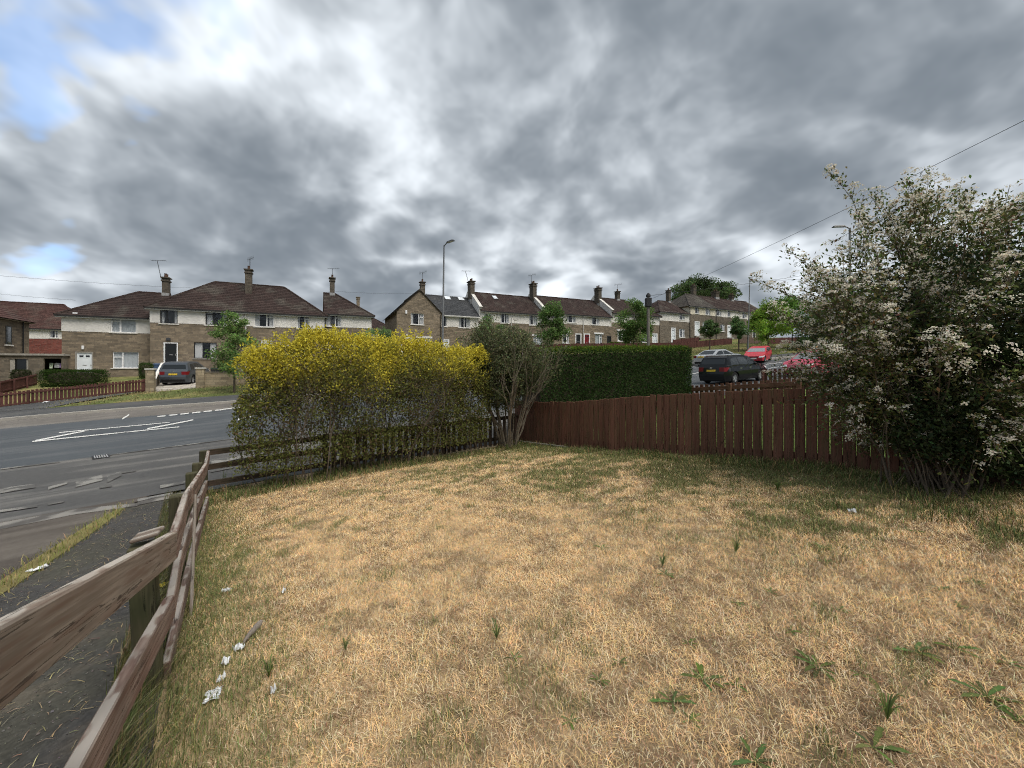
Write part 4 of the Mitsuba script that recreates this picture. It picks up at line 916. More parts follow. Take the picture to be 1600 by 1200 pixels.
CARS = {  # side view, front at +x: silhouette above the sill; wheels x, radius; glass
    'suv': dict(L=4.55, W=1.86, body=[(-2.24, .36), (-2.28, .62), (-2.22, .98), (-2.1, 1.13), (-1.86, 1.55), (-1.72, 1.63), (-1.2, 1.67), (-.3, 1.66), (.25, 1.58), (1.0, 1.12), (1.75, 1.0), (2.12, .86), (2.26, .64), (2.25, .34)], wheels=(-1.36, 1.36), R=.345, belt=1.04,
                side=[(-1.72, 1.12), (-1.62, 1.4), (-1.45, 1.52), (-.35, 1.55), (.18, 1.47), (.78, 1.08)], pillars=(-.92, .02), ws=[(.28, 1.555), (1.0, 1.12)], rw=[(-2.08, 1.15), (-1.88, 1.51)]),
    'sedan': dict(L=4.7, W=1.8, body=[(-2.3, .34), (-2.35, .6), (-2.28, .95), (-1.75, 1.03), (-1.05, 1.39), (-.5, 1.445), (.1, 1.42), (.95, 1.0), (1.85, .88), (2.2, .74), (2.33, .55), (2.3, .32)], wheels=(-1.42, 1.38), R=.32, belt=.95,
                  side=[(-1.5, 1.0), (-1.0, 1.28), (-.5, 1.345), (.05, 1.325), (.72, .98)], pillars=(-.38, ), ws=[(.15, 1.40), (.95, 1.0)], rw=[(-1.72, 1.035), (-1.08, 1.375)]),
    'hatch': dict(L=3.95, W=1.72, body=[(-1.92, .36), (-1.97, .6), (-1.93, .92), (-1.86, 1.05), (-1.6, 1.38), (-1.0, 1.475), (-.3, 1.46), (.2, 1.36), (.95, .98), (1.55, .84), (1.88, .66), (1.97, .5), (1.94, .32)], wheels=(-1.22, 1.26), R=.31, belt=.95,
                  side=[(-1.5, 1.06), (-1.3, 1.3), (-.9, 1.37), (-.3, 1.36), (.1, 1.27), (.72, .96)], pillars=(-.5, ), ws=[(.22, 1.345), (.95, .98)], rw=[(-1.84, 1.07), (-1.63, 1.35)]),
    'mini_mpv': dict(L=4.15, W=1.78, body=[(-2.0, .36), (-2.06, .62), (-2.02, 1.0), (-1.92, 1.15), (-1.72, 1.55), (-1.1, 1.65), (-.2, 1.65), (.35, 1.55), (1.05, 1.08), (1.65, .98), (1.95, .82), (2.06, .6), (2.03, .34)], wheels=(-1.28, 1.28), R=.33, belt=1.02,
                     side=[(-1.65, 1.12), (-1.5, 1.42), (-1.1, 1.53), (-.2, 1.54), (.25, 1.45), (.82, 1.06)], pillars=(-.65, ), ws=[(.38, 1.53), (1.05, 1.08)], rw=[(-1.9, 1.17), (-1.74, 1.5)])}


def car(kind, label, X, Y, heading, mat, glass='car_glass', rear_plate=True, name='parked_car', cat_='car', group=None, z=None):
    c = CARS[kind]; k = thing(name, label, cat_, group); Wd, L = c['W'], c['L']
    h = np.array([math.cos(heading), math.sin(heading)]); zf, zr = tz(X + h[0] * 1.3, Y + h[1] * 1.3), tz(X - h[0] * 1.3, Y - h[1] * 1.3)
    ex = unit([h[0] * 2.6, h[1] * 2.6, zf - zr]); ey = unit(np.cross(Z3, ex)); ez = np.cross(ex, ey); org = np.array([X, Y, (zf + zr) / 2 + .012])
    top = max(q[1] for q in c['body']); belt = c['belt']

    def half(x, zz):
        f = np.where(zz > belt, 1 - .27 * np.clip((zz - belt) / (top - belt), 0, 1.05) ** 1.15, 1 - .05 * np.clip((.62 - zz) / .35, 0, 1) ** 2 - .03 * np.clip((zz - .75) / (belt - .75), 0, 1))
        e = np.clip((np.abs(x) - L / 2 + .55) / .55, 0, 1.1); return Wd / 2 * f * (1 - .16 * e ** 2.2)

    def slab(poly, f0, f1, edge, grow=0.0, scale=1.0):
        """Extrudes a side-view polygon between the width fractions f0 and f1 and bends it to the car's plan and section."""
        m = trimesh.creation.extrude_polygon(poly if isinstance(poly, Polygon) else Polygon(poly), 1.0, engine='earcut')
        mm = m3.Manifold(m3.Mesh(np.array(m.vertices * [1, 1, f1 - f0], np.float32), np.array(m.faces, np.uint32))).refine_to_length(edge).to_mesh()
        v = np.array(mm.vert_properties[:, :3], float); x, zz, w = v[:, 0], v[:, 1], v[:, 2] + f0
        y = w * half(x, zz) * scale + np.sign(w) * grow * (np.abs(w) > .5)
        f = np.array(mm.tri_verts); t = trimesh.Trimesh(np.c_[x, y, zz], f[:, ::-1], process=False); return t
    def place(m): return frame_to(m, org, ex, ey, ez)
    R = c['R']; body = Polygon(c['body'] + [(L / 2 - .1, .2), (-L / 2 + .1, .2)]).buffer(.05).buffer(-.05)
    for wx in c['wheels']:
        body = body.difference(affinity.translate(Polygon([(math.cos(a) * (R + .06), math.sin(a) * (R + .06)) for a in np.linspace(0, 2 * math.pi, 28, endpoint=False)]), wx, R)).difference(sbox(wx - R - .04, 0, wx + R + .04, R))
    put(k, 'body', place(slab(body, -1, 1, .14)), mat, smooth=38)
    put(k, 'underbody', place(bx(-L / 2 + .35, L / 2 - .35, -Wd / 2 + .22, Wd / 2 - .22, .17, .62)), 'trim_black')
    lower = Polygon([(-L / 2 + .03, .2), (-L / 2 - .015, .42), (-L / 2 + .25, .42), (-L / 2 + .25, .2)]) if kind == 'suv' else None
    sd = Polygon(c['side']); xs = [-9] + list(c['pillars']) + [9]
    for x0, x1 in zip(xs[:-1], xs[1:]):
        g = sd.intersection(sbox(x0 + .035, 0, x1 - .035, 3)).buffer(-.02).buffer(.02)
        if g.area < .02: continue
        for s in (0, 1): put(k, 'side_window', place(slab(g, .9 if s else -1.0, 1.0 if s else -.9, .2, grow=.006)), glass)
    (ax_, az_), (bx_, bz_) = c['ws']
    def sheet(a, b, out, inset, f): d = unit(np.r_[b[0] - a[0], b[1] - a[1], 0]); n = np.array([-d[1], d[0]]); n = n if n[1] > 0 else -n; p = np.array(a) + d[:2] * inset; q = np.array(b) - d[:2] * inset; return slab([tuple(p + n * out), tuple(q + n * out), tuple(q - n * .05), tuple(p - n * .05)], -f, f, .15)
    put(k, 'windscreen', place(sheet(c['ws'][0], c['ws'][1], .010, .06, .90)), glass if glass != 'car_glass' else 'car_glass_light')
    put(k, 'rear_window', place(sheet(c['rw'][0], c['rw'][1], .012, .035, .86)), glass)
    fx, rx = L / 2, -L / 2
    body_r = [q for q in c['body'] if q[0] < 0]; zr1 = body_r[2][1]; xr1 = body_r[2][0]
    for s in (-1, 1):
        f0, f1 = (.62, 1.0) if s > 0 else (-1.0, -.62)
        put(k, 'tail_light', place(slab([(xr1 - .035, zr1 - .22), (xr1 - .02, zr1 + .03), (xr1 + .34, zr1 + .02), (xr1 + .12, zr1 - .2)], f0, f1, .1, grow=.008)), 'tail_red')
        q = c['body'][-3]; put(k, 'headlight', place(slab([(q[0] - .42, q[1] + .045), (q[0] + .035, q[1] - .02), (q[0] + .1, q[1] - .14), (q[0] - .2, q[1] - .08)], f0, f1, .1, grow=.008)), 'headlamp')
        m = trimesh.creation.icosphere(1, 1); m.apply_scale((.09, .1, .075)); m.apply_translation((c['ws'][1][0] - .3, s * (Wd / 2 + .03), belt + .06)); put(k, 'wing_mirror', place(m), mat if kind != 'suv' else 'trim_black', smooth=True)
        for hx in (-.75, .25): put(k, 'door_handle', place(bx(hx - .1, hx + .1, s * Wd / 2 * .975 - .02, s * Wd / 2 * .975 + .02, belt - .17, belt - .13)), 'chrome' if kind == 'suv' else mat)
    yb, zb_ = 0, zr1 - .30 if kind != 'sedan' else zr1 - .2
    xr = min(q[0] for q in c['body']); put(k, 'number_plate', place(bx(xr1 - .065 - (.02 if kind == 'sedan' else 0), xr1 - .0, -.26, .26, zb_ + .08, zb_ + .19)), 'plate_yellow'); put(k, 'rear_badge', place(bx(xr1 - .045, xr1, -.06, .06, zr1 - .04, zr1 + .05)), 'chrome')
    put(k, 'number_plate', place(bx(fx - .12, fx + .02, -.26, .26, .38, .49)), 'plate_white'); put(k, 'grille', place(bx(fx - .25, fx - .005, -.4, .4, .52, .62)), 'trim_black')
    put(k, 'bumper_trim', place(slab([(xr + .03, .27), (xr - .015, .44), (xr + .2, .44), (xr + .2, .27)], -.9, .9, .2)), 'trim_black')
    for wx in c['wheels']:
        for s in (-1, 1):
            prof = [(R * .62, -.1), (R * .93, -.1), (R, -.07), (R, .07), (R * .93, .1), (R * .62, .1), (R * .62, -.1)]
            ty = trimesh.creation.revolve(prof, sections=28); rim = [trimesh.creation.revolve([(0, .055), (R * .2, .06), (R * .2, .04), (R * .3, .02), (R * .64, .02), (R * .64, .085), (R * .58, .085), (R * .58, .03), (0, -.02)], sections=24)]
            for j in range(5):
                b = bx(R * .12, R * .6, -.035, .035, .03, .07); b.apply_transform(trimesh.transformations.rotation_matrix(j * 2 * math.pi / 5, [0, 0, 1])); rim.append(b)
            M = trimesh.transformations.rotation_matrix(-s * math.pi / 2, [1, 0, 0]); M[:3, 3] = (wx, s * (Wd / 2 - .125), R)
            for nm, g, mt in (('wheel', ty, 'tyre'), ('rim', cat(rim), 'rim')):
                g = g.copy(); g.apply_transform(M); wk = put(k if nm == 'wheel' else wk, nm, place(g), mt, smooth=35)
    return k


roadh = math.atan2(.438, .899)
p = at(1146, 575, 24.6); car('suv', 'black people carrier with a yellow rear plate standing at the near kerb', p[0], p[1], math.radians(31), 'paint_black')
p = W(40.8, -1.2); car('sedan', 'silver saloon at the far kerb behind the black car', p[0], p[1], roadh, 'paint_silver')
p = W(46.6, -1.2); car('hatch', 'small bright red hatchback facing down the road at the far kerb', p[0], p[1], roadh + math.pi + .36, 'paint_red', 'car_glass')
p = at(1274, 575, 26.2); car('mini_mpv', 'pinkish red car half hidden by the flowering bush, nose to the road', p[0], p[1], math.radians(202), 'paint_pink')
p = W(61.5, -.6); car('suv', 'dark grey car parked beyond the pinkish red car', p[0], p[1], roadh + math.pi, 'paint_dark')
p = W(69.5, -.6); car('mini_mpv', 'pale car with a dark roof edge furthest up the road behind the bush', p[0], p[1], roadh + math.pi, 'paint_silver')
p = at(291, 575, 31); car('suv', 'grey car parked nose in on the paved driveway', p[0], p[1], math.atan2(.899, -.438) - .10, 'paint_grey')
# ------------------------------------------------------------------ plants
def leaf_mesh(C, D, Nn, length, width, fold=.25):
    """Folded leaves: base C, direction D, normal Nn; 4 points, 2 triangles each."""
    D = D / np.maximum(np.linalg.norm(D, axis=1, keepdims=True), 1e-9); S = np.cross(D, Nn); S /= np.maximum(np.linalg.norm(S, axis=1, keepdims=True), 1e-9); U = np.cross(S, D)
    l, w = np.broadcast_to(length, (len(C),))[:, None], np.broadcast_to(width, (len(C),))[:, None]
    v = np.stack([C, C + D * l * .5 + S * w * .5 + U * w * fold, C + D * l, C + D * l * .5 - S * w * .5 + U * w * fold], 1)
    f = (np.arange(len(C)) * 4)[:, None, None] + np.array([[0, 1, 2], [0, 2, 3]])[None]
    return v.reshape(-1, 3), f.reshape(-1, 3)


def sphere_dirs(r, n): d = r.normal(size=(n, 3)); return d / np.linalg.norm(d, axis=1, keepdims=True)


def jitter_color(r, base, n, k=.25, hue=.12):
    c = np.asarray(base, float); c = np.broadcast_to(c, (n, 3)) * (1 + k * r.normal(size=(n, 1))).clip(.35, 1.9) * (1 + hue * r.normal(size=(n, 3))).clip(.6, 1.4)
    return c.clip(.003, .9)


def put_leaves(parent, name, lm, col, mat='leaf', per=4): return put(parent, name, lm, mat, False, color=np.repeat(col, per, 0))


def grow(r, base, direction, length, rad, levels, nchild, spread=.55, up=.15, shrink=.62, seg=3):
    """Branching twigs: lists of segments and of tips (point, direction)."""
    P, Q, a, b, tips = [], [], [], [], []
    stack = [(np.asarray(base, float), unit(direction), length, rad, levels)]
    while stack:
        p, d, L, ra, lv = stack.pop()
        for i in range(seg):
            d = unit(d + r.normal(0, .16, 3) + np.array([0, 0, up * .3])); q = p + d * L / seg; r1 = ra * (1 - .3 * (i + 1) / seg)
            P.append(p); Q.append(q); a.append(ra * (1 - .3 * i / seg)); b.append(r1); p = q
            if lv > 0 and i > 0:
                for _ in range(max(1, nchild // (seg - 1))): stack.append((p, unit(d + r.normal(0, spread, 3) + np.array([0, 0, up])), L * shrink * r.uniform(.7, 1.2), r1 * .62, lv - 1))
        tips.append((p, d, lv))
    return [np.array(P), np.array(Q), np.array(a), np.array(b)], tips


def join(segs): return [np.concatenate([s[i] for s in segs]) for i in range(4)]


# --- the yellow hedge
hk_ = thing('privet_hedge', 'tall loose hedge with bright yellow tops and bare twiggy lower half', 'hedge')
r = np.random.default_rng(21)
htop_u = [.35, .6, 1.0, 1.4, 1.9, 2.4, 2.9, 3.4, 3.9, 4.4, 4.9, 5.3]; htop_z = [.08, .24, .36, .50, .52, .46, .53, .48, .34, .33, .34, .2]
def htop(u): return np.interp(u, htop_u, htop_z)
segs, tips = [], []
for i in range(46):
    u = .75 + 4.1 * (i + r.uniform(-.35, .35)) / 46; v = 7.2 + r.normal(0, .12); g = tz(*N(u, v)); H = htop(u) - g
    sg, tp = grow(r, np.r_[N(u, v), g - .05], np.r_[N(*r.normal(0, .16, 2)), 1], H * .46, r.uniform(.008, .017), 3, 4, .5, .35, .60, 3); segs.append([x[sg[0][:, 2] < htop(u) - .05] for x in sg]); tips += tp
S_ = join(segs); mu = S_[1] @ np.array([.788, .616, 0]); mv = S_[1] @ np.array([-.616, .788, 0]); ok = (mu > .45) & (mu < 5.0) & (np.abs(mv - 7.2) < .6); put(hk_, 'branches', tubes([x[ok] for x in S_], 3), 'bark')
n = 125000
u = r.uniform(.47, 4.85, n); t = r.beta(1.15, 1.0, n); thick = .46 * (.55 + .45 * np.sqrt(np.clip((1 - np.abs(u - 2.65) / 2.5), 0, 1)) + 0)
sh = np.sign(r.uniform(-1, 1, n)) * r.uniform(0, 1, n) ** .55
gxy = np.stack([.788 * u - .616 * 7.2, .616 * u + .788 * 7.2], 1); gz0 = terrain(gxy)
u = np.where(u < 1.1, 1.1 - (1.1 - u) * (.55 + .95 * meshkit.fbm(np.stack([t * 5, sh * 2, u * 0], 1), 3, 29)), u); u = u + .20 * (meshkit.fbm(np.stack([t * 4, sh * 1.5, u * 1.5], 1), 3, 19) - .5) * 2
tp_ = htop(u) + .20 * (meshkit.fbm(np.stack([u * 4.5, sh * .9, u * 0], 1), 3, 4) - .5) * 2 + .10 * (meshkit.noise(np.stack([u * 13, sh * 2.4, u * 0], 1), 9) - .45)
bulge = 1 + .35 * (meshkit.fbm(np.stack([u * 2.6, t * 3.5, sh], 1), 3, 8) - .5) * 2
v = 7.2 + sh * thick * bulge * np.where(t > .8, 1 - (t - .8) * 2.2, 1) * np.where(t < .35, .75, 1.0)
z = gz0 + .25 + (tp_ - gz0 - .25) * t
dens = np.clip(.62 + .6 * np.clip((t - .45) / .25, 0, 1), 0, 1) * np.clip(meshkit.fbm(np.stack([u * 3.2, v * 3, z * 3.2], 1), 3, 13) * 2.6 - .55, .12, 1)
keep = r.uniform(0, 1, n) < dens; u, v, z, t = u[keep], v[keep], z[keep], t[keep]; n = len(u)
# shoots that stand proud of the top
ns = 330; us = r.uniform(.55, 4.75, ns); vs = 7.2 + r.normal(0, .2, ns); hs = r.uniform(.05, .34, ns) * r.uniform(.5, 1, ns); cu, cv, cz, ct = [], [], [], []
for a, b, h in zip(us, vs, hs):
    k = int(h * 95); q = np.linspace(0, 1, k); cu.append(a + r.normal(0, .018, k) + q * r.normal(0, .04)); cv.append(b + r.normal(0, .018, k)); cz.append(htop(a) - .06 + q * h + r.normal(0, .01, k)); ct.append(np.full(k, 1.1))
u, v, z, t = [np.r_[x, np.concatenate(y)] for x, y in zip((u, v, z, t), (cu, cv, cz, ct))]; n = len(u)
C = np.c_[.788 * u - .616 * v, .616 * u + .788 * v, z]
D = sphere_dirs(r, n) + np.array([0, 0, .5]); Nn = sphere_dirs(r, n) + np.array([0, 0, .8])
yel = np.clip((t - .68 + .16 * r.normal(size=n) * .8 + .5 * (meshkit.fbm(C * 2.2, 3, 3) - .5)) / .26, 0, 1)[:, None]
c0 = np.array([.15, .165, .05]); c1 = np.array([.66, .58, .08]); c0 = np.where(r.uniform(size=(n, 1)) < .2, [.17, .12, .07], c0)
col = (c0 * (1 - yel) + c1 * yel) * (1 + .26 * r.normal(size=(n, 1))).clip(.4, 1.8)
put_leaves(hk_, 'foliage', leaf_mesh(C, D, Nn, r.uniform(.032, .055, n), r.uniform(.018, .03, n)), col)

# --- the shrub at the corner
ck_ = thing('corner_shrub', 'grey green many stemmed shrub in the corner between hedge and brown fence', 'shrub')
r = np.random.default_rng(22); segs, tips = [], []
cb = np.r_[N(5.5, 7.15), gtop(5.5, 7.15)]
for i in range(17):
    a = i * 2.4; d = np.array([math.cos(a) * .33, math.sin(a) * .25, 1]); sg, tp = grow(r, cb + np.array([math.cos(a) * .13, math.sin(a) * .1, -.05]), d, 1.45, r.uniform(.014, .026), 2, 4, .42, .5, .58, 3); segs.append(sg); tips += tp
put(ck_, 'stems', tubes(join(segs), 4), 'bark_pale')
cc, rad = np.array([cb[0] - .14, cb[1], .0]), np.array([.88, .72, 1.0])
d = sphere_dirs(r, 52000) * (r.uniform(0, 1, 52000) ** .42)[:, None]; C = cc + d * rad * (1 + .5 * (meshkit.fbm(d * 2.5 + 7, 3, 2) - .5))[:, None]; C[:, 2] += .12 * np.sin(C[:, 0] * 6)
keep = (meshkit.fbm(C * 3.2, 3, 6) > .41) & (C[:, 2] > -1.15 + .35 * r.uniform(size=len(C))) & (r.uniform(size=len(C)) < np.clip(.6 + .7 * (C[:, 2] + .9), 0, 1)); C = C[keep]; n = len(C)
tipP = np.array([p for p, dd, lv in tips if lv <= 1 and p[2] > -.3]); ex_ = tipP[r.integers(0, len(tipP), 5200)] + r.normal(0, .07, (5200, 3)); C = np.r_[C, ex_]; n = len(C)
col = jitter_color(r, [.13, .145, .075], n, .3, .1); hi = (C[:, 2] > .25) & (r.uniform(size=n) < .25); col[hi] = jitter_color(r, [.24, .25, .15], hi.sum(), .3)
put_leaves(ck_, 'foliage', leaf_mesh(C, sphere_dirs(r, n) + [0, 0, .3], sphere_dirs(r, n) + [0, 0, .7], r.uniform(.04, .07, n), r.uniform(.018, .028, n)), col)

# --- the clipped hedge of the next garden
dk = thing('clipped_hedge', 'dense square clipped dark green hedge beyond the brown fence', 'hedge')
r = np.random.default_rng(23); u0, u1, v0_, v1_ = 6.45, 13.5, 7.15, 8.05
hz = lambda u: .44 + (u - 6.45) / 7 * .27
core = np.array([np.r_[N(u, v), z] for u in (u0 + .12, u1 - .12) for v in (v0_ + .12, v1_ - .1) for z in (-1.95 if u < 8 else -1.5, hz(u) - .12)]); put(dk, 'branches', trimesh.convex.convex_hull(core), 'bark')
def hedge_face(n, f):
    a, b = r.uniform(0, 1, n), r.uniform(0, 1, n); u = u0 + (u1 - u0) * a; zz = hz(u); g = np.interp(u, [6.2, 13.6], [-1.82, -1.38])
    if f == 'front': return u, np.full(n, v0_), g + (zz - g) * b, [0, -1, 0]
    if f == 'top': return u, v0_ + (v1_ - v0_) * b, zz, [0, 0, 1]
    if f == 'end': return np.full(n, u1), v0_ + (v1_ - v0_) * b, -1.4 + (hz(u1) + 1.4) * a, [1, 0, 0]
    return u, np.full(n, v1_), g + (zz - g) * b, [0, 1, 0]
cs, ns_, cl = [], [], []
for f, n in (('front', 30000), ('top', 9000), ('end', 5000), ('back', 6000)):
    u, v, z, nn = hedge_face(n, f); q = np.stack([u, v, z], 1); off = .09 * (meshkit.fbm(q * np.array([2.2, 2.2, 2.2]), 3, 5) - .5) + r.normal(0, .035, n); nl = np.array(nn, float)
    q = q + nl * off[:, None] + np.array([0, 0, -.05]) * (np.clip(np.abs(q[:, 1:2] - 7.6) - .38, 0, 1) * 4 if f == 'top' else 0)
    C = np.c_[.788 * q[:, 0] - .616 * q[:, 1], .616 * q[:, 0] + .788 * q[:, 1], q[:, 2]]; nw = np.r_[N(nl[0], nl[1]), nl[2]]
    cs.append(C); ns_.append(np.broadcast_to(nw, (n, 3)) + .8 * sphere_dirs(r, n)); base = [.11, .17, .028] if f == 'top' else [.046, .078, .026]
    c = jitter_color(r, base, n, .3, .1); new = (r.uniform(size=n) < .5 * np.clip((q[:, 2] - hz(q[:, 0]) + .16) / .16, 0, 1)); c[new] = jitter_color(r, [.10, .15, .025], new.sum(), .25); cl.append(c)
C, Nn, col = np.concatenate(cs), np.concatenate(ns_), np.concatenate(cl); n = len(C)
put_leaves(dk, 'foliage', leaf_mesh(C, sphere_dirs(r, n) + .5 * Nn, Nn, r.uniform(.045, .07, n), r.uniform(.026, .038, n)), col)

# --- the white flowering bush at the right
fk = thing('flowering_bush', 'large arching bush covered in flat white flower heads at the right edge', 'bush')
r = np.random.default_rng(24); base = np.r_[N(5.62, .5), gtop(5.62, .5)]
cen = np.array([4.42, 4.0, .40]); rads = np.array([1.42, 1.15, 1.28])
targets = [cen + sphere_dirs(r, 1)[0] * rads * r.uniform(.82, 1.05) for _ in range(90)]
targets = [t for t in targets if t[2] > -.72 and t[1] > 2.6][:70]
sprays = [at(1303, 274, 4.5), at(1446, 274, 4.4), at(1372, 312, 4.5), at(1242, 398, 4.6), at(1182, 440, 5.0), at(1594, 322, 4.1), at(1500, 300, 4.2), at(1212, 590, 4.9), at(1232, 545, 4.9), at(1345, 705, 4.35), at(1365, 690, 4.3), at(1275, 480, 4.7), at(1415, 300, 4.3), at(1550, 318, 4.1), at(1310, 655, 4.5), at(1262, 432, 4.8), at(1225, 505, 4.9), at(1275, 425, 4.7), at(1340, 345, 4.5), at(1650, 335, 3.9), at(1320, 440, 4.5), at(1290, 560, 4.6), at(1400, 350, 4.3)]
segs, lc, ld, fl, fd = [], [], [], [], []
def main_branch(tg, spray):
    p0 = base + np.array([r.normal(0, .16), r.normal(0, .14), -.05]); mid = p0 * .45 + tg * .55; mid[2] = max(mid[2], p0[2] * .3 + tg[2] * .7) + (.32 if not spray or tg[2] < .3 else .15) + r.uniform(0, .2); mid[:2] = p0[:2] * .55 + tg[:2] * .45 + r.normal(0, .1, 2)
    t = np.linspace(0, 1, 12)[:, None]; pts = (1 - t) ** 2 * p0 + 2 * t * (1 - t) * mid + t ** 2 * tg + r.normal(0, .012, (12, 3)); rr = np.linspace(r.uniform(.005, .0105), .0025, 12)
    segs.append([pts[:-1], pts[1:], rr[:-1], rr[1:]])
    dirn = np.gradient(pts, axis=0)
    for i in range(5 if not spray else 4, 12):
        for _ in range(2):
            d = unit(unit(dirn[i]) * (.5 if not spray else .9) + r.normal(0, .6 if not spray else .4, 3) + np.array([0, 0, .35])); L = r.uniform(.18, .46) * (1 if not spray else max(.28, 1.25 - i / 10.5)); k = 5
            q = pts[i] + d * np.linspace(0, L, k)[:, None] + np.array([0, 0, -.10]) * (np.linspace(0, 1, k) ** 2)[:, None] * L; segs.append([q[:-1], q[1:], np.full(k - 1, .003), np.full(k - 1, .002)])
            m = int(L * 62) + 5; s = r.uniform(0, 1, m); pp = pts[i] + d * (s * L)[:, None] + r.normal(0, .035, (m, 3)) - np.array([0, 0, .1]) * (s ** 2 * L)[:, None]; lc.append(pp); ld.append(np.broadcast_to(d, (m, 3)))
            for _ in range(5):
                if r.uniform() < (.72 if pts[i][2] > -.1 and pts[i][0] < 4.6 else .5 if pts[i][2] > -.1 else .26): s = r.uniform(.35, 1); fl.append(pts[i] + d * s * L + r.normal(0, .03, 3) + np.array([0, 0, .045])); fd.append(unit(d * .5 + np.array([-.15, -.15, .9])))
    m = 46 if not spray else 60; s = r.integers(3, 12, m); lc.append(pts[s] + r.normal(0, .045, (m, 3))); ld.append(dirn[s])
for tg in targets: main_branch(tg, False)
for tg in sprays: main_branch(np.asarray(tg), True)
put(fk, 'branches', tubes(join(segs), 4), 'bark')
C, D = np.concatenate(lc), np.concatenate(ld); n = len(C)
q = (C - cen) / rads; inner = np.clip(1.05 - np.linalg.norm(q, axis=1), 0, 1)
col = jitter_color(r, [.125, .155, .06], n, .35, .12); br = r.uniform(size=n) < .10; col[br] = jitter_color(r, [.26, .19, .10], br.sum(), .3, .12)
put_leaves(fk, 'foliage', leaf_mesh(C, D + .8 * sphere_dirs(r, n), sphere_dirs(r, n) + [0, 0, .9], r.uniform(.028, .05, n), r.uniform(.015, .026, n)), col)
# inner leaves that close the bush, its inner shade put into their dark colour
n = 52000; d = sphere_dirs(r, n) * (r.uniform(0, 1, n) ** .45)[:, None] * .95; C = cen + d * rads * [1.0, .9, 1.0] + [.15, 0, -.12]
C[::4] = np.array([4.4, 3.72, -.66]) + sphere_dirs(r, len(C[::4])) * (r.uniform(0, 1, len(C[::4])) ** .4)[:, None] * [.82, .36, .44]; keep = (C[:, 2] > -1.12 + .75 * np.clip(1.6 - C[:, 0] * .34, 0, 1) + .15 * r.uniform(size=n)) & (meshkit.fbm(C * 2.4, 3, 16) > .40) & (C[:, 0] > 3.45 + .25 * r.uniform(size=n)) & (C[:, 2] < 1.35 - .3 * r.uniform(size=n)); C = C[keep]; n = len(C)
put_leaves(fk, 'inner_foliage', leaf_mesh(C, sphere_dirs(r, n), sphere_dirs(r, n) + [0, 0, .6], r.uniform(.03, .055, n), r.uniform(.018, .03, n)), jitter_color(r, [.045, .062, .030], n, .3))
P, Q = np.array(fl), np.array(fd); n = len(P); per = 24; R_ = r.uniform(.018, .056, n)
q = sphere_dirs(r, n * per).reshape(n, per, 3); a = np.cross(Q, [.3, .1, .9]); a /= np.linalg.norm(a, axis=1, keepdims=True); b = np.cross(Q, a)
xy = r.normal(0, .55, (n, per, 2)); C = P[:, None] + R_[:, None, None] * (xy[..., :1] * a[:, None] + xy[..., 1:] * b[:, None] - .45 * (xy ** 2).sum(-1, keepdims=True) * Q[:, None])
C = C.reshape(-1, 3); Nf = np.repeat(Q, per, 0) + .5 * q.reshape(-1, 3); D = sphere_dirs(r, n * per) - Nf * .3
put_leaves(fk, 'flower_heads', leaf_mesh(C, D, Nf, r.uniform(.011, .020, n * per), r.uniform(.010, .018, n * per), .1), jitter_color(r, [.80, .75, .64], n * per, .10, .04), 'petal')


# --- trees
def tree(label, P, height, crown_z, rx, rz, n, base, seed, leaf=.13, trunk_r=.07, name='street_tree', clumps=34, group=None, cat_='tree', pointed=0.0, tone=.3, stems=1):
    k = thing(name, label, cat_, group); r = np.random.default_rng(seed); P = np.asarray(P, float); top = P + Z3 * height
    cc = P + Z3 * crown_z; segs = []
    for s in range(stems):
        b0 = P + np.array([r.normal(0, .1 * (stems > 1)), r.normal(0, .1 * (stems > 1)), -.2]); tt = np.linspace(0, 1, 8)[:, None]; pts = b0 + (top - Z3 * rz * .35 - b0) * tt + r.normal(0, .04, (8, 3)) * tt; rr = np.linspace(trunk_r, trunk_r * .25, 8); segs.append([pts[:-1], pts[1:], rr[:-1], rr[1:]])
    put(k, 'trunk', tubes(join(segs), 7), 'bark', smooth=40)
    dd = sphere_dirs(r, clumps) * (r.uniform(.25, 1, clumps) ** .5)[:, None]; dd[:, 2] = dd[:, 2]; w = 1 - pointed * np.clip(dd[:, 2:] * .8 + .35, 0, 1); cen_ = cc + dd * np.array([rx, rx, rz]) * np.c_[w, w, np.ones_like(w)]
    sg = []
    for c in cen_:
        f = r.uniform(.35, .8); a = P + (c - P) * np.array([0, 0, 1]) * f + np.r_[pts[4, :2] - P[:2], 0] * .5; a[2] = P[2] + max(crown_z - rz, height * .25) * .8 + (c[2] - P[2] - max(crown_z - rz, height * .25) * .8) * .5; m = (a + c) / 2 + r.normal(0, .08, 3); sg.append([np.array([a, m]), np.array([m, c]), np.array([trunk_r * .4, trunk_r * .25]), np.array([trunk_r * .25, trunk_r * .1])])
    put(k, 'limbs', tubes(join(sg), 5), 'bark')
    n = int(n * 1.6); leaf *= 1.15; cr = r.uniform(.55, 1.25, clumps) * min(rx, rz) * (.36 if name == 'street_tree' else .40); idx = r.integers(0, clumps, n); off = sphere_dirs(r, n) * (r.uniform(0, 1, n) ** .5)[:, None] * cr[idx][:, None] * np.array([1.15, 1.15, .75]); C = cen_[idx] + off
    cl_tone = (1 + tone * r.normal(size=clumps)).clip(.45, 1.7)[idx][:, None]
    put_leaves(k, 'crown', leaf_mesh(C, sphere_dirs(r, n) + off * .5, sphere_dirs(r, n) + [0, 0, .8], r.uniform(.7, 1.3, n) * leaf, r.uniform(.45, .75, n) * leaf), (2.1 * jitter_color(r, base, n, .25, .1) * cl_tone).clip(.005, .8))
    return k


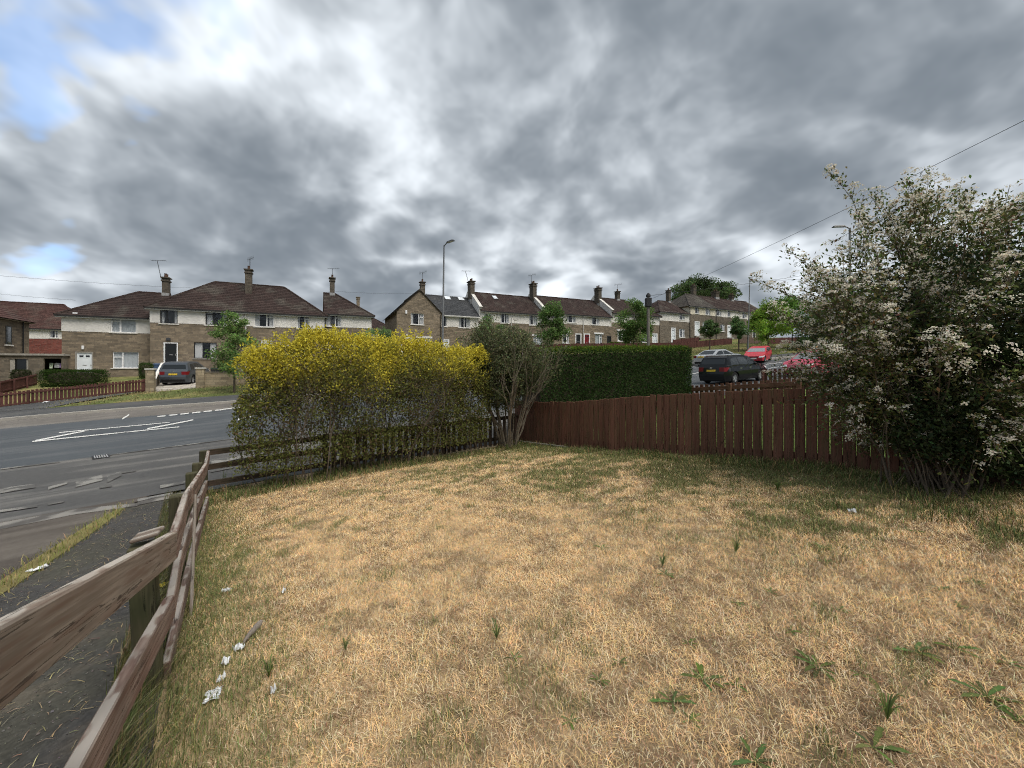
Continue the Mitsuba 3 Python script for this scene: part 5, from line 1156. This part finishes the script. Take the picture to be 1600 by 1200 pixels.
def on(px, Y): p = at(px, 575, Y); p[2] = tz(p[0], p[1]); return p
def zpx(py, Y): return -(py - 575) / F * Y
for px, Y, ytop, ybot, hw, n, base, seed, lab, kw in [
        (366, 24, 488, 590, 33, 3300, (.10, .15, .05), 31, 'leafy young tree in front of the low stone wall left of the yellow hedge', dict(leaf=.12, pointed=.35, clumps=46)),
        (771, 25, 494, 560, 26, 3600, (.095, .15, .055), 32, 'young tree whose round top shows above the corner shrub', dict(leaf=.12, clumps=26)),
        (862, 40, 470, 541, 25, 5000, (.065, .105, .035), 33, 'full street tree in front of the middle terrace left of the telegraph pole', dict(leaf=.16, pointed=.5, clumps=44)),
        (990, 42, 466, 537, 29, 5600, (.07, .11, .035), 34, 'wide round street tree just left of the telegraph pole', dict(leaf=.16, pointed=.3, clumps=44)),
        (588, 27, 506, 566, 30, 3600, (.085, .12, .05), 35, 'pale shrubby tree between the white end house and the gable house', dict(leaf=.12, clumps=28)),
        (1109, 47, 499, 533, 15, 2200, (.055, .085, .035), 36, 'small dark street tree in front of the far terrace, left of two', dict(leaf=.17, pointed=.4, clumps=24)),
        (1154, 49, 493, 532, 13, 2000, (.055, .09, .035), 37, 'small dark street tree just left of the distant lamp post', dict(leaf=.17, pointed=.4, clumps=24)),
        (1200, 50, 470, 532, 33, 6000, (.13, .20, .035), 38, 'bright green bushy tree right of the distant lamp post', dict(leaf=.2, pointed=.62, clumps=52)),
        (1238, 55, 464, 524, 32, 5600, (.085, .15, .035), 39, 'mid green tree behind the bright green one near the flowering bush', dict(leaf=.2, clumps=48)),
        (1275, 52, 490, 548, 30, 4200, (.04, .065, .028), 40, 'dark green shrubby tree behind the left edge of the flowering bush', dict(leaf=.2, clumps=40))]:
    p = on(px, Y); zt, zb = zpx(ytop, Y), zpx(ybot, Y); rz_ = (zt - zb) / 2
    tree(lab, p, zt - p[2], (zt + zb) / 2 - p[2], hw / F * Y, rz_, n, base, seed, trunk_r=.07 if Y < 45 else .09, **kw)
Y = 100; p = on(1098, Y); tree('large round dark tree behind the roofs of the far terrace', p, zpx(436, Y) - p[2], zpx(462, Y) - p[2], 47 / F * Y, 25 / F * Y, 15000, (.05, .075, .03), 50, leaf=.42, trunk_r=.35, name='broadleaf_tree', clumps=95, tone=.35)


def clipped(label, px0, px1, py0, py1, Y, n, base, seed, name='clipped_shrub', depth=.8, leaf=.07):
    k = thing(name, label, 'hedge' if px1 - px0 > 50 else 'shrub'); r = np.random.default_rng(seed); a, b = at(px0, 575, Y), at(px1, 575, Y); z1, z0 = zpx(py0, Y), zpx(py1, Y); c = (a + b) / 2; c[2] = (z0 + z1) / 2; hw = np.linalg.norm(b - a) / 2
    m = trimesh.creation.icosphere(2, 1); v = m.vertices; v = np.sign(v) * np.abs(v) ** .55; m.vertices = v * [hw * .74, depth * .33, (z1 - z0) * .36]; e = unit(D3); put(k, 'branches', frame_to(m, c, e, O3, Z3), 'bark')
    n *= 2; q = r.uniform(-1, 1, (n, 3)); ar = np.array([depth * (z1 - z0), 2 * hw * (z1 - z0), 2 * hw * depth]); fa = r.choice(3, n, p=ar / ar.sum()); q[np.arange(n), fa] = np.sign(r.uniform(-1, 1, n)); q /= (np.abs(q) ** 6).sum(1, keepdims=True) ** (1 / 6); q = q * (1 - .16 * r.uniform(size=(n, 1))) * (1 + .07 * r.normal(size=(n, 1))) * [hw, depth / 2, (z1 - z0) / 2]; C = c + q[:, :1] * D3 + q[:, 1:2] * O3 + q[:, 2:] * Z3
    put_leaves(k, 'foliage', leaf_mesh(C, sphere_dirs(r, n), sphere_dirs(r, n) + [0, 0, .8], r.uniform(.7, 1.3, n) * leaf, r.uniform(.45, .7, n) * leaf), jitter_color(r, base, n, .3))


clipped('low clipped hedge under the white front door', 77, 156, 578, 604, 27.5, 6500, (.045, .08, .02), 60, 'clipped_hedge', 1.0)
clipped('small bushy shrub beside the single gate pillar', 221, 236, 567, 592, 28, 1400, (.06, .10, .03), 61)
clipped('small round bright green shrub in front of the terrace passage', 951, 969, 535, 547, 52, 1500, (.11, .15, .03), 62, leaf=.13)
clipped('dark scrubby bush in front of the dark outbuilding window', 24, 42, 578, 594, 29.5, 1200, (.045, .055, .025), 63)

# ------------------------------------------------------------------ grass, weeds, litter
def blades(n_or_uv, r, length, width, lay, col, lean=None, z0=0.0, mat='blade', xy=None):
    xy = np.asarray(xy); n = len(xy); z = terrain(xy) + z0; a = r.uniform(0, 2 * np.pi, n); h = np.stack([np.cos(a), np.sin(a), np.zeros(n)], 1)
    if lean is not None: h = h * .6 + lean; h /= np.linalg.norm(h, axis=1, keepdims=True)
    L = np.broadcast_to(length, (n,))[:, None]; wv = np.broadcast_to(width, (n,))[:, None]; inc = np.broadcast_to(lay, (n,))[:, None]       # inc: 0 upright, 1 flat
    s = np.stack([-h[:, 1], h[:, 0], np.zeros(n)], 1); b = np.c_[xy, z]; d1 = h * inc * .75 + Z3 * (1 - inc * .72); d2 = h * (.35 + .62 * inc) + Z3 * (.85 - .92 * inc)
    m1 = b + d1 * L * .5; tip = m1 + d2 * L * .5; tip[:, 2] = np.maximum(tip[:, 2], z + .004)
    v = np.stack([b - s * wv * .5, b + s * wv * .5, m1 + s * wv * .42, m1 - s * wv * .42, tip], 1); f = (np.arange(n) * 5)[:, None, None] + np.array([[0, 1, 2], [0, 2, 3], [3, 2, 4]])[None]
    return (v.reshape(-1, 3), f.reshape(-1, 3)), np.repeat(col, 5, 0)


def scatter(r, n, u0, u1, v0, v1): u, v = r.uniform(u0, u1, n), r.uniform(v0, v1, n); return u, v, np.stack([.788 * u - .616 * v, .616 * u + .788 * v], 1)


r = np.random.default_rng(70)
u, v, xy = scatter(r, 860000, -.12, 6.1, -1.8, 7.5)
dist = np.hypot(*xy.T); vis = (xy[:, 1] > .25) & (np.abs(xy[:, 0]) < 1.45 * xy[:, 1] + .5); keep = (r.uniform(size=len(u)) < np.where(vis, np.clip(1.55 - dist / 6.5, .38, 1), .06)); u, v, xy, dist = u[keep], v[keep], xy[keep], dist[keep]; n = len(u)
gp_ = .45 * meshkit.fbm(np.c_[xy * 1.1, u * 0], 3, 31) + .55 * meshkit.fbm(np.c_[xy * 6.5, u * 0], 3, 32); row = meshkit.fbm(np.c_[u * .55, v * 1.7, u * 0], 3, 37)
edge = np.maximum(np.clip(1 - (u + .05 * 0) / .55, 0, 1), np.maximum(np.clip(1 - (7.5 - v) / .8, 0, 1) * .8, np.clip(1 - (6.05 - u) / .9, 0, 1) * .9))
right = np.clip((u - 2.6) / 2.6, 0, 1) * np.clip((row - .42) / .12, 0, 1) * .95
pg_ = np.clip((gp_ - .565) / .09, 0, 1) * .5 + right * (.35 + 1.3 * np.clip((meshkit.fbm(np.c_[xy * 7, u * 0], 2, 35) - .45) / .15, 0, 1)) + edge * .8; green = r.uniform(size=n) < np.clip(pg_, .008, .85)
col = jitter_color(r, [.66, .46, .235], n, .22, .06); clump = meshkit.fbm(np.c_[xy * 9, u * 0], 3, 38); col *= (.46 + 1.12 * clump)[:, None]; dk_ = r.uniform(size=n) < .17 + .6 * np.clip((.46 - clump) / .1, 0, 1); col[dk_] = jitter_color(r, [.31, .205, .115], dk_.sum(), .28, .08); pl_m = r.uniform(size=n) < .2; col[pl_m] = jitter_color(r, [.80, .67, .45], pl_m.sum(), .10, .04)
col[green] = jitter_color(r, [.17, .185, .07], green.sum(), .3, .1)
L = np.where(green, r.uniform(.025, .075, n), r.uniform(.02, .075, n)); lay = np.where(green, r.uniform(.05, .5, n), r.uniform(.12, 1.0, n) ** .6)
w = np.clip(.0015 + dist * .00034, .0016, .0046) * r.uniform(.7, 1.3, n)
bm, bc = blades(0, r, L, w, lay, col, xy=xy)
k = thing('dry_grass', 'short mown straw coloured dead grass with green patches covering the garden', 'grass'); labels[k]['kind'] = 'stuff'; put(k, None, bm, 'blade', False, color=bc)

# long green grass along the rail fence, and fringes under the other fences
xs = []
a = r.beta(1.0, 1.6, 9000) * 7.2; off = np.abs(r.normal(0, .16, 9000)); xy = np.stack([-1.72 - .66 * (a * .93 - 1.1) + off * .82, .75 + a * .82 * .93 + off * .57], 1); n = len(xy)
far_ = np.clip((xy[:, 1] - 1.2) / 3, 0, 1); L = r.uniform(.12, .38, n) * (1 - .45 * far_) * np.exp(-off * 2.0); col = jitter_color(r, [.15, .165, .06], n, .3, .1); st = r.uniform(size=n) < .26; col[st] = jitter_color(r, [.36, .29, .16], st.sum(), .2)
bm, bc = blades(0, r, L, r.uniform(.0025, .0045, n), r.uniform(.1, .55, n), col, lean=np.array([.75, .1, 0]), xy=xy)
k = thing('long_grass', 'long uncut green grass leaning out from the foot of the rail fence', 'grass'); labels[k]['kind'] = 'stuff'; put(k, None, bm, 'blade', False, color=bc)
parts_, cols_ = [], []
for (ua, ub, va, vb, n, ln) in ((.05, 6.0, 6.85, 7.62, 12000, (.05, .2)), (.0, 3.2, 7.3, 7.56, 3000, (.08, .22)), (5.55, 6.12, .8, 7.6, 9500, (.05, .17)), (4.4, 6.1, -1.2, 1.2, 5000, (.05, .16))):
    u, v, xy = scatter(r, n, ua, ub, va, vb); kp = meshkit.fbm(np.c_[xy * 2.2, u * 0], 3, 41) > .43; xy = xy[kp]; n = len(xy); col = jitter_color(r, [.085, .115, .035], n, .3, .1); st = r.uniform(size=n) < .3; col[st] = jitter_color(r, [.30, .22, .11], st.sum(), .25)
    m, c = blades(0, r, r.uniform(*ln, n), r.uniform(.004, .007, n), r.uniform(.05, .6, n), col, xy=xy); parts_.append(m); cols_.append(c)
k = thing('fringe_grass', 'rough green grass and weeds along the foot of the hedge and the brown fence', 'grass'); labels[k]['kind'] = 'stuff'; put(k, None, cat(parts_), 'blade', False, color=np.concatenate(cols_))
u, v, xy = scatter(r, 12000, -2.4, -.7, -.5, 8.0); lo_, hi_ = np.interp(v, [q[1] for q in sl], [q[0] for q in sl]), np.interp(v, [q[1] for q in pl], [q[0] for q in pl]); kp = (u > lo_ - .06) & (u < hi_ + .05); xy = xy[kp]; n = len(xy)
col = jitter_color(r, [.17, .18, .05], n, .3, .1); st = r.uniform(size=n) < .3; col[st] = jitter_color(r, [.34, .27, .13], st.sum(), .2); bm, bc = blades(0, r, r.uniform(.04, .13, n), r.uniform(.004, .007, n), r.uniform(.1, .7, n), col, xy=xy)
k = thing('verge_grass', 'thin strip of patchy grass along the footpath at the left', 'grass'); labels[k]['kind'] = 'stuff'; put(k, None, bm, 'blade', False, color=bc)
# grit and dead stalks lying on the footpath and the worn tarmac
rg = np.random.default_rng(91); u, v, xy = scatter(rg, 16000, -1.9, -.1, .2, 8.0); kp = u > np.interp(v, [q[1] for q in pl], [q[0] for q in pl]); xy = xy[kp]; kp = meshkit.fbm(np.c_[xy * 2.5, xy[:, :1] * 0], 3, 71) > rg.uniform(.25, .7, len(xy)); xy = xy[kp]; n = len(xy)
S_ = rg.uniform(.0015, .005, n) * (1 + .8 * (rg.uniform(size=n) < .06)); o6 = np.array([[1, 0, 0], [0, 1, 0], [-1, 0, 0], [0, -1, 0], [0, 0, .7], [0, 0, -.7]]); f8 = np.array([[0, 1, 4], [1, 2, 4], [2, 3, 4], [3, 0, 4], [1, 0, 5], [2, 1, 5], [3, 2, 5], [0, 3, 5]])
V = (np.c_[xy, terrain(xy) + S_ * .45])[:, None] + S_[:, None, None] * o6[None] * rg.uniform(.6, 1.3, (n, 6, 1)); Fg = (np.arange(n) * 6)[:, None, None] + f8[None]
k = thing('path_grit', 'loose grit and small stones scattered over the dark footpath', 'grit'); labels[k]['kind'] = 'stuff'; put(k, None, (V.reshape(-1, 3), Fg.reshape(-1, 3)), 'blade', False, color=np.repeat(jitter_color(rg, [.10, .094, .085], n, .5, .08), 6, 0))
u, v, xy = scatter(rg, 2600, -1.7, -.1, .3, 7.5); kp = u > np.interp(v, [q[1] for q in pl], [q[0] for q in pl]) + .05; xy = xy[kp]; n = len(xy); bm, bc = blades(0, rg, rg.uniform(.02, .09, n), rg.uniform(.002, .004, n), np.full(n, 1.0), jitter_color(rg, [.30, .23, .14], n, .3, .1), z0=.004, xy=xy)
k = thing('dead_stalks', 'dry stalks and straw bits lying on the dark footpath', 'litter'); labels[k]['kind'] = 'stuff'; put(k, None, bm, 'blade', False, color=bc)
# grass of the next garden and of the far verge, coarser with distance
u, v, xy = scatter(r, 30000, 6.25, 13.4, -2, 7.1); n = len(xy); bm, bc = blades(0, r, r.uniform(.04, .10, n), r.uniform(.007, .011, n), r.uniform(.0, .5, n), jitter_color(r, [.13, .20, .05], n, .25, .1), xy=xy)
k = thing('neighbour_grass', 'lush green grass of the next garden seen between the brown pickets', 'grass'); labels[k]['kind'] = 'stuff'; put(k, None, bm, 'blade', False, color=bc)
s_ = r.uniform(-5, 85, 60000); oo = r.uniform(2.05, 14, 60000); kp = oo < np.interp(s_, sv, ov) - .1; kp &= ~((s_ > -2) & (s_ < .8) & (oo > 6)); s_, oo = s_[kp], oo[kp]; xy = np.stack([-18.2 + .899 * s_ - .438 * oo, 20 + .438 * s_ + .899 * oo], 1); n = len(xy)
pt = meshkit.fbm(np.c_[xy * .35, s_ * 0], 3, 44); col = jitter_color(r, [.15, .165, .06], n, .25, .08); dry_ = pt > .52; col[dry_] = jitter_color(r, [.26, .22, .105], dry_.sum(), .22, .08)
bm, bc = blades(0, r, r.uniform(.07, .16, n), r.uniform(.02, .04, n), r.uniform(.1, .7, n), col, z0=.1, xy=xy); k = thing('verge_grass', 'rough patchy grass of the sloping verge across the road', 'grass'); labels[k]['kind'] = 'stuff'; put(k, None, bm, 'blade', False, color=bc)

# broad leaved weeds, each a plant of its own
def weed(px, py, size, nleaf, label, seed, kind='rosette', group=None):
    r = np.random.default_rng(seed); xy = hit(px, py); P = np.r_[xy, tz(*xy)]
    k = thing('dandelion' if kind == 'rosette' else 'grass_tuft', label, 'weed', group); big = size > .14 or kind != 'rosette'; allm, allc = [], []
    for i in range(nleaf):
        a = i * 2.4 + r.uniform(-.4, .4); h = np.array([math.cos(a), math.sin(a), 0]); s = np.array([-h[1], h[0], 0]); L = size * r.uniform(.65, 1.15); L *= .62 if kind == 'rosette' else 1; W_ = L * .25 if kind == 'rosette' else .007; rise = r.uniform(.25, .9) if kind == 'rosette' else r.uniform(1.6, 3.5); m = 9; V = []
        for j in range(m):
            t = j / (m - 1); x = L * t * (1 if kind == 'rosette' else .35); z = rise * L * (t - .62 * t * t) * .6 + .008; ww = W_ * (math.sin(math.pi * min(1, t * .9 + .06)) ** .8 * (.55 + .45 * t)) * ((.72 if j % 2 else 1.08) if kind == 'rosette' else 1) if j < m - 1 else .001
            c = P + h * x + Z3 * z; V += [c - s * ww / 2 + Z3 * ww * .18, c, c + s * ww / 2 + Z3 * ww * .18]
        f = [q for j in range(m - 1) for b in (0, 1) for q in ((3 * j + b, 3 * j + 3 + b, 3 * j + 4 + b), (3 * j + b, 3 * j + 4 + b, 3 * j + 1 + b))]
        c = np.tile(jitter_color(r, [.11, .15, .05], 1, .2, .1), (3 * m, 1)); c[1::3] *= 1.3
        if big and kind == 'rosette': put(k, 'leaf', (np.array(V), np.array(f)), 'leaf', True, color=c)
        else: allm.append((np.array(V), np.array(f))); allc.append(c)
    if allm: put(k, 'leaves', cat(allm), 'leaf', True, color=np.concatenate(allc))


W_BIG = [(1278, 1046, .17, 8, 'largest leafy dandelion right of the middle of the lawn'), (1180, 1194, .16, 7, 'dandelion cut by the bottom edge of the picture'), (1542, 1092, .17, 8, 'dandelion with glossy leaves near the lower right corner'), (1492, 1016, .15, 6, 'dandelion with one upright leaf near the right edge'), (1098, 1066, .15, 7, 'flat dandelion left of the largest one'), (1050, 1100, .15, 6, 'dandelion with a drooping leaf below the flat one'), (1365, 1172, .16, 6, 'dandelion with narrow leaves at the bottom right'), (1430, 1022, .15, 6, 'small leafed dandelion between the largest one and the right edge')]
for i, (px, py, s, n, lab) in enumerate(W_BIG): weed(px, py, s, n, lab, 300 + i)
W_SMALL = [(1075, 1008, 'just above the flat dandelion'), (968, 1038, 'first left of the flat dandelion'), (936, 1066, 'second left of the flat dandelion'), (1078, 1128, 'below the drooping dandelion'), (1150, 1074, 'between the flat and the largest dandelion'), (1345, 1058, 'just right of the largest dandelion'), (1312, 955, 'above the largest dandelion'), (1500, 950, 'above the upright leafed dandelion'), (1524, 914, 'near the right edge in two close rosettes, the right one'), (1470, 922, 'near the right edge in two close rosettes, the left one'),
           (1205, 928, 'in the right middle of the lawn'), (890, 1130, 'alone at the bottom middle of the lawn'), (803, 1030, 'just below the upright grass tuft'), (562, 912, 'as one upright leaf left of the middle'), (1286, 858, 'in the right middle, farther of two'), (1290, 880, 'in the right middle, nearer of two'), (1430, 832, 'in front of the flowering bush'), (1040, 900, 'beside the row of green blades'), (940, 858, 'in the centre right of the lawn'), (1575, 1040, 'at the right edge of the picture'), (1590, 1130, 'cut by the right edge near the lower corner'), (1235, 990, 'up and left of the largest dandelion'), (1150, 945, 'below the loose grass tuft'), (700, 800, 'in the far middle of the lawn'), (620, 770, 'in the far left of the lawn near the hedge'), (1100, 800, 'in the far right middle near the brown fence')]
for i, (px, py, where) in enumerate(W_SMALL):
    weed(px, py, .085 if py > 900 else .11, 6, 'small dandelion rosette ' + where, 330 + i, group='small dandelions scattered over the dry lawn')
for i, (px, py, s, n, lab) in enumerate([(1386, 1130, .16, 26, 'tall tuft of green grass at the lower right'), (776, 1002, .12, 18, 'upright tuft of green grass in the middle of the lawn'), (540, 1020, .09, 16, 'low tuft of green grass left of the middle'), (1150, 866, .13, 26, 'loose tuft of green grass in the right middle of the lawn'), (1035, 888, .12, 24, 'row of green grass blades left of the loose tuft'), (1215, 768, .15, 50, 'lush green grass patch near the brown fence'), (420, 1062, .12, 22, 'green grass tuft right of the torn paper'), (350, 752, .2, 14, 'broad bladed plant at the corner post of the rail fence')]):
    weed(px, py, s, n, lab, 370 + i, 'tuft')


# litter
def crumple(key_label, px, py, w, h, mat, seed, cat_='litter', name='paper_scrap', lift=.012, amp=.018, nn=7, yaw=None, surf=None):
    r = np.random.default_rng(seed); xy = hit(px, py) if surf is None else surf; k = thing(name, key_label, cat_); a = r.uniform(0, 6) if yaw is None else yaw
    i, j = np.meshgrid(np.linspace(-.5, .5, nn), np.linspace(-.5, .5, nn), indexing='ij'); irregular = 1 + .22 * r.normal(size=i.shape) * ((np.abs(i) > .45) | (np.abs(j) > .45)); x, y = i * w * irregular, j * h * irregular
    X, Y_ = xy[0] + x * math.cos(a) - y * math.sin(a), xy[1] + x * math.sin(a) + y * math.cos(a); Z = terrain(np.stack([X.ravel(), Y_.ravel()], 1)).reshape(X.shape) + lift + np.abs(r.normal(0, amp, X.shape))
    V = np.stack([X, Y_, Z], -1).reshape(-1, 3); q = grid(nn, nn); t = trimesh.Trimesh(np.r_[V, V - Z3 * .0015], np.r_[q[:, [0, 1, 2]], q[:, [0, 2, 3]], q[:, [2, 1, 0]] + nn * nn, q[:, [3, 2, 0]] + nn * nn], process=False); put(k, None, t, mat, False, uv=np.tile(np.stack([i.ravel(), j.ravel()], 1), (2, 1)))
    return k


principled('lined_paper', proc(lambda p, n, uv: mix(mi.Color3f(.74, .76, .78), mi.Color3f(.25, .27, .32), smoothstep(.36, .44, dr.abs(uv.y * 7 - dr.floor(uv.y * 7) - .5)))), .85, .2)
crumple('torn white paper with dark ruled lines in the grass by the fence', 333, 1090, .06, .085, 'lined_paper', 1, name='torn_paper', amp=.006, yaw=.5)
crumple('crumpled white paper in the grass beside the dark strip of bark', 375, 1017, .05, .04, 'paper', 2); crumple('crumpled pale paper between the bark and the torn lined paper', 352, 1040, .035, .045, 'paper', 3); crumple('tiny paper bit just above the torn lined paper', 346, 1066, .022, .03, 'paper', 4)
crumple('small white scrap alone in the dry grass left of the middle', 443, 928, .04, .02, 'paper', 5); crumple('pale scrap in the green grass near the fence', 353, 927, .05, .02, 'paper', 6); crumple('white scrap at the foot of the corner shrub', 716, 711, .05, .05, 'paper', 7); crumple('white scrap among the weeds at the lower left of the lawn', 427, 1086, .02, .02, 'paper', 8)
crumple('white scrap on the footpath under the top rail', 75, 1037, .05, .025, 'paper', 9, surf=hit(75, 1037)); crumple('long white paper on the footpath beyond the rail fence', 268, 795, .16, .05, 'paper', 10, surf=hit(268, 795)); crumple('flat white litter on the brownish tarmac at the left', 60, 892, .12, .04, 'paper', 11, surf=hit(60, 892))
crumple('bright yellow wrapper on the footpath behind the rail fence', 256, 917, .07, .06, 'yellow_plastic', 12, name='wrapper', amp=.012, surf=hit(256, 917)); crumple('pale scrap on the far verge below the red picket fence', 72, 632, .3, .16, 'paper', 13, lift=.14, surf=hit(72, 632)); crumple('white scrap on the right of the lawn', 1330, 802, .05, .03, 'paper', 14)
bkk = thing('bark_strip', 'curled grey strip of bark lying in the dry grass by the fence', 'bark'); a, b = hit(408, 975), hit(384, 1010); t_ = np.linspace(0, 1, 9)[:, None]; P = np.c_[np.array(a) * (1 - t_) + np.array(b) * t_ + np.sin(t_ * 5) * .008, np.zeros(9)]; P[:, 2] = terrain(P[:, :2]) + .022 + .012 * np.sin(t_[:, 0] * 3)
put(bkk, None, tube(P, np.array([.004, .012, .016, .018, .017, .016, .013, .01, .003]), 7), 'wood_pale', smooth=50)
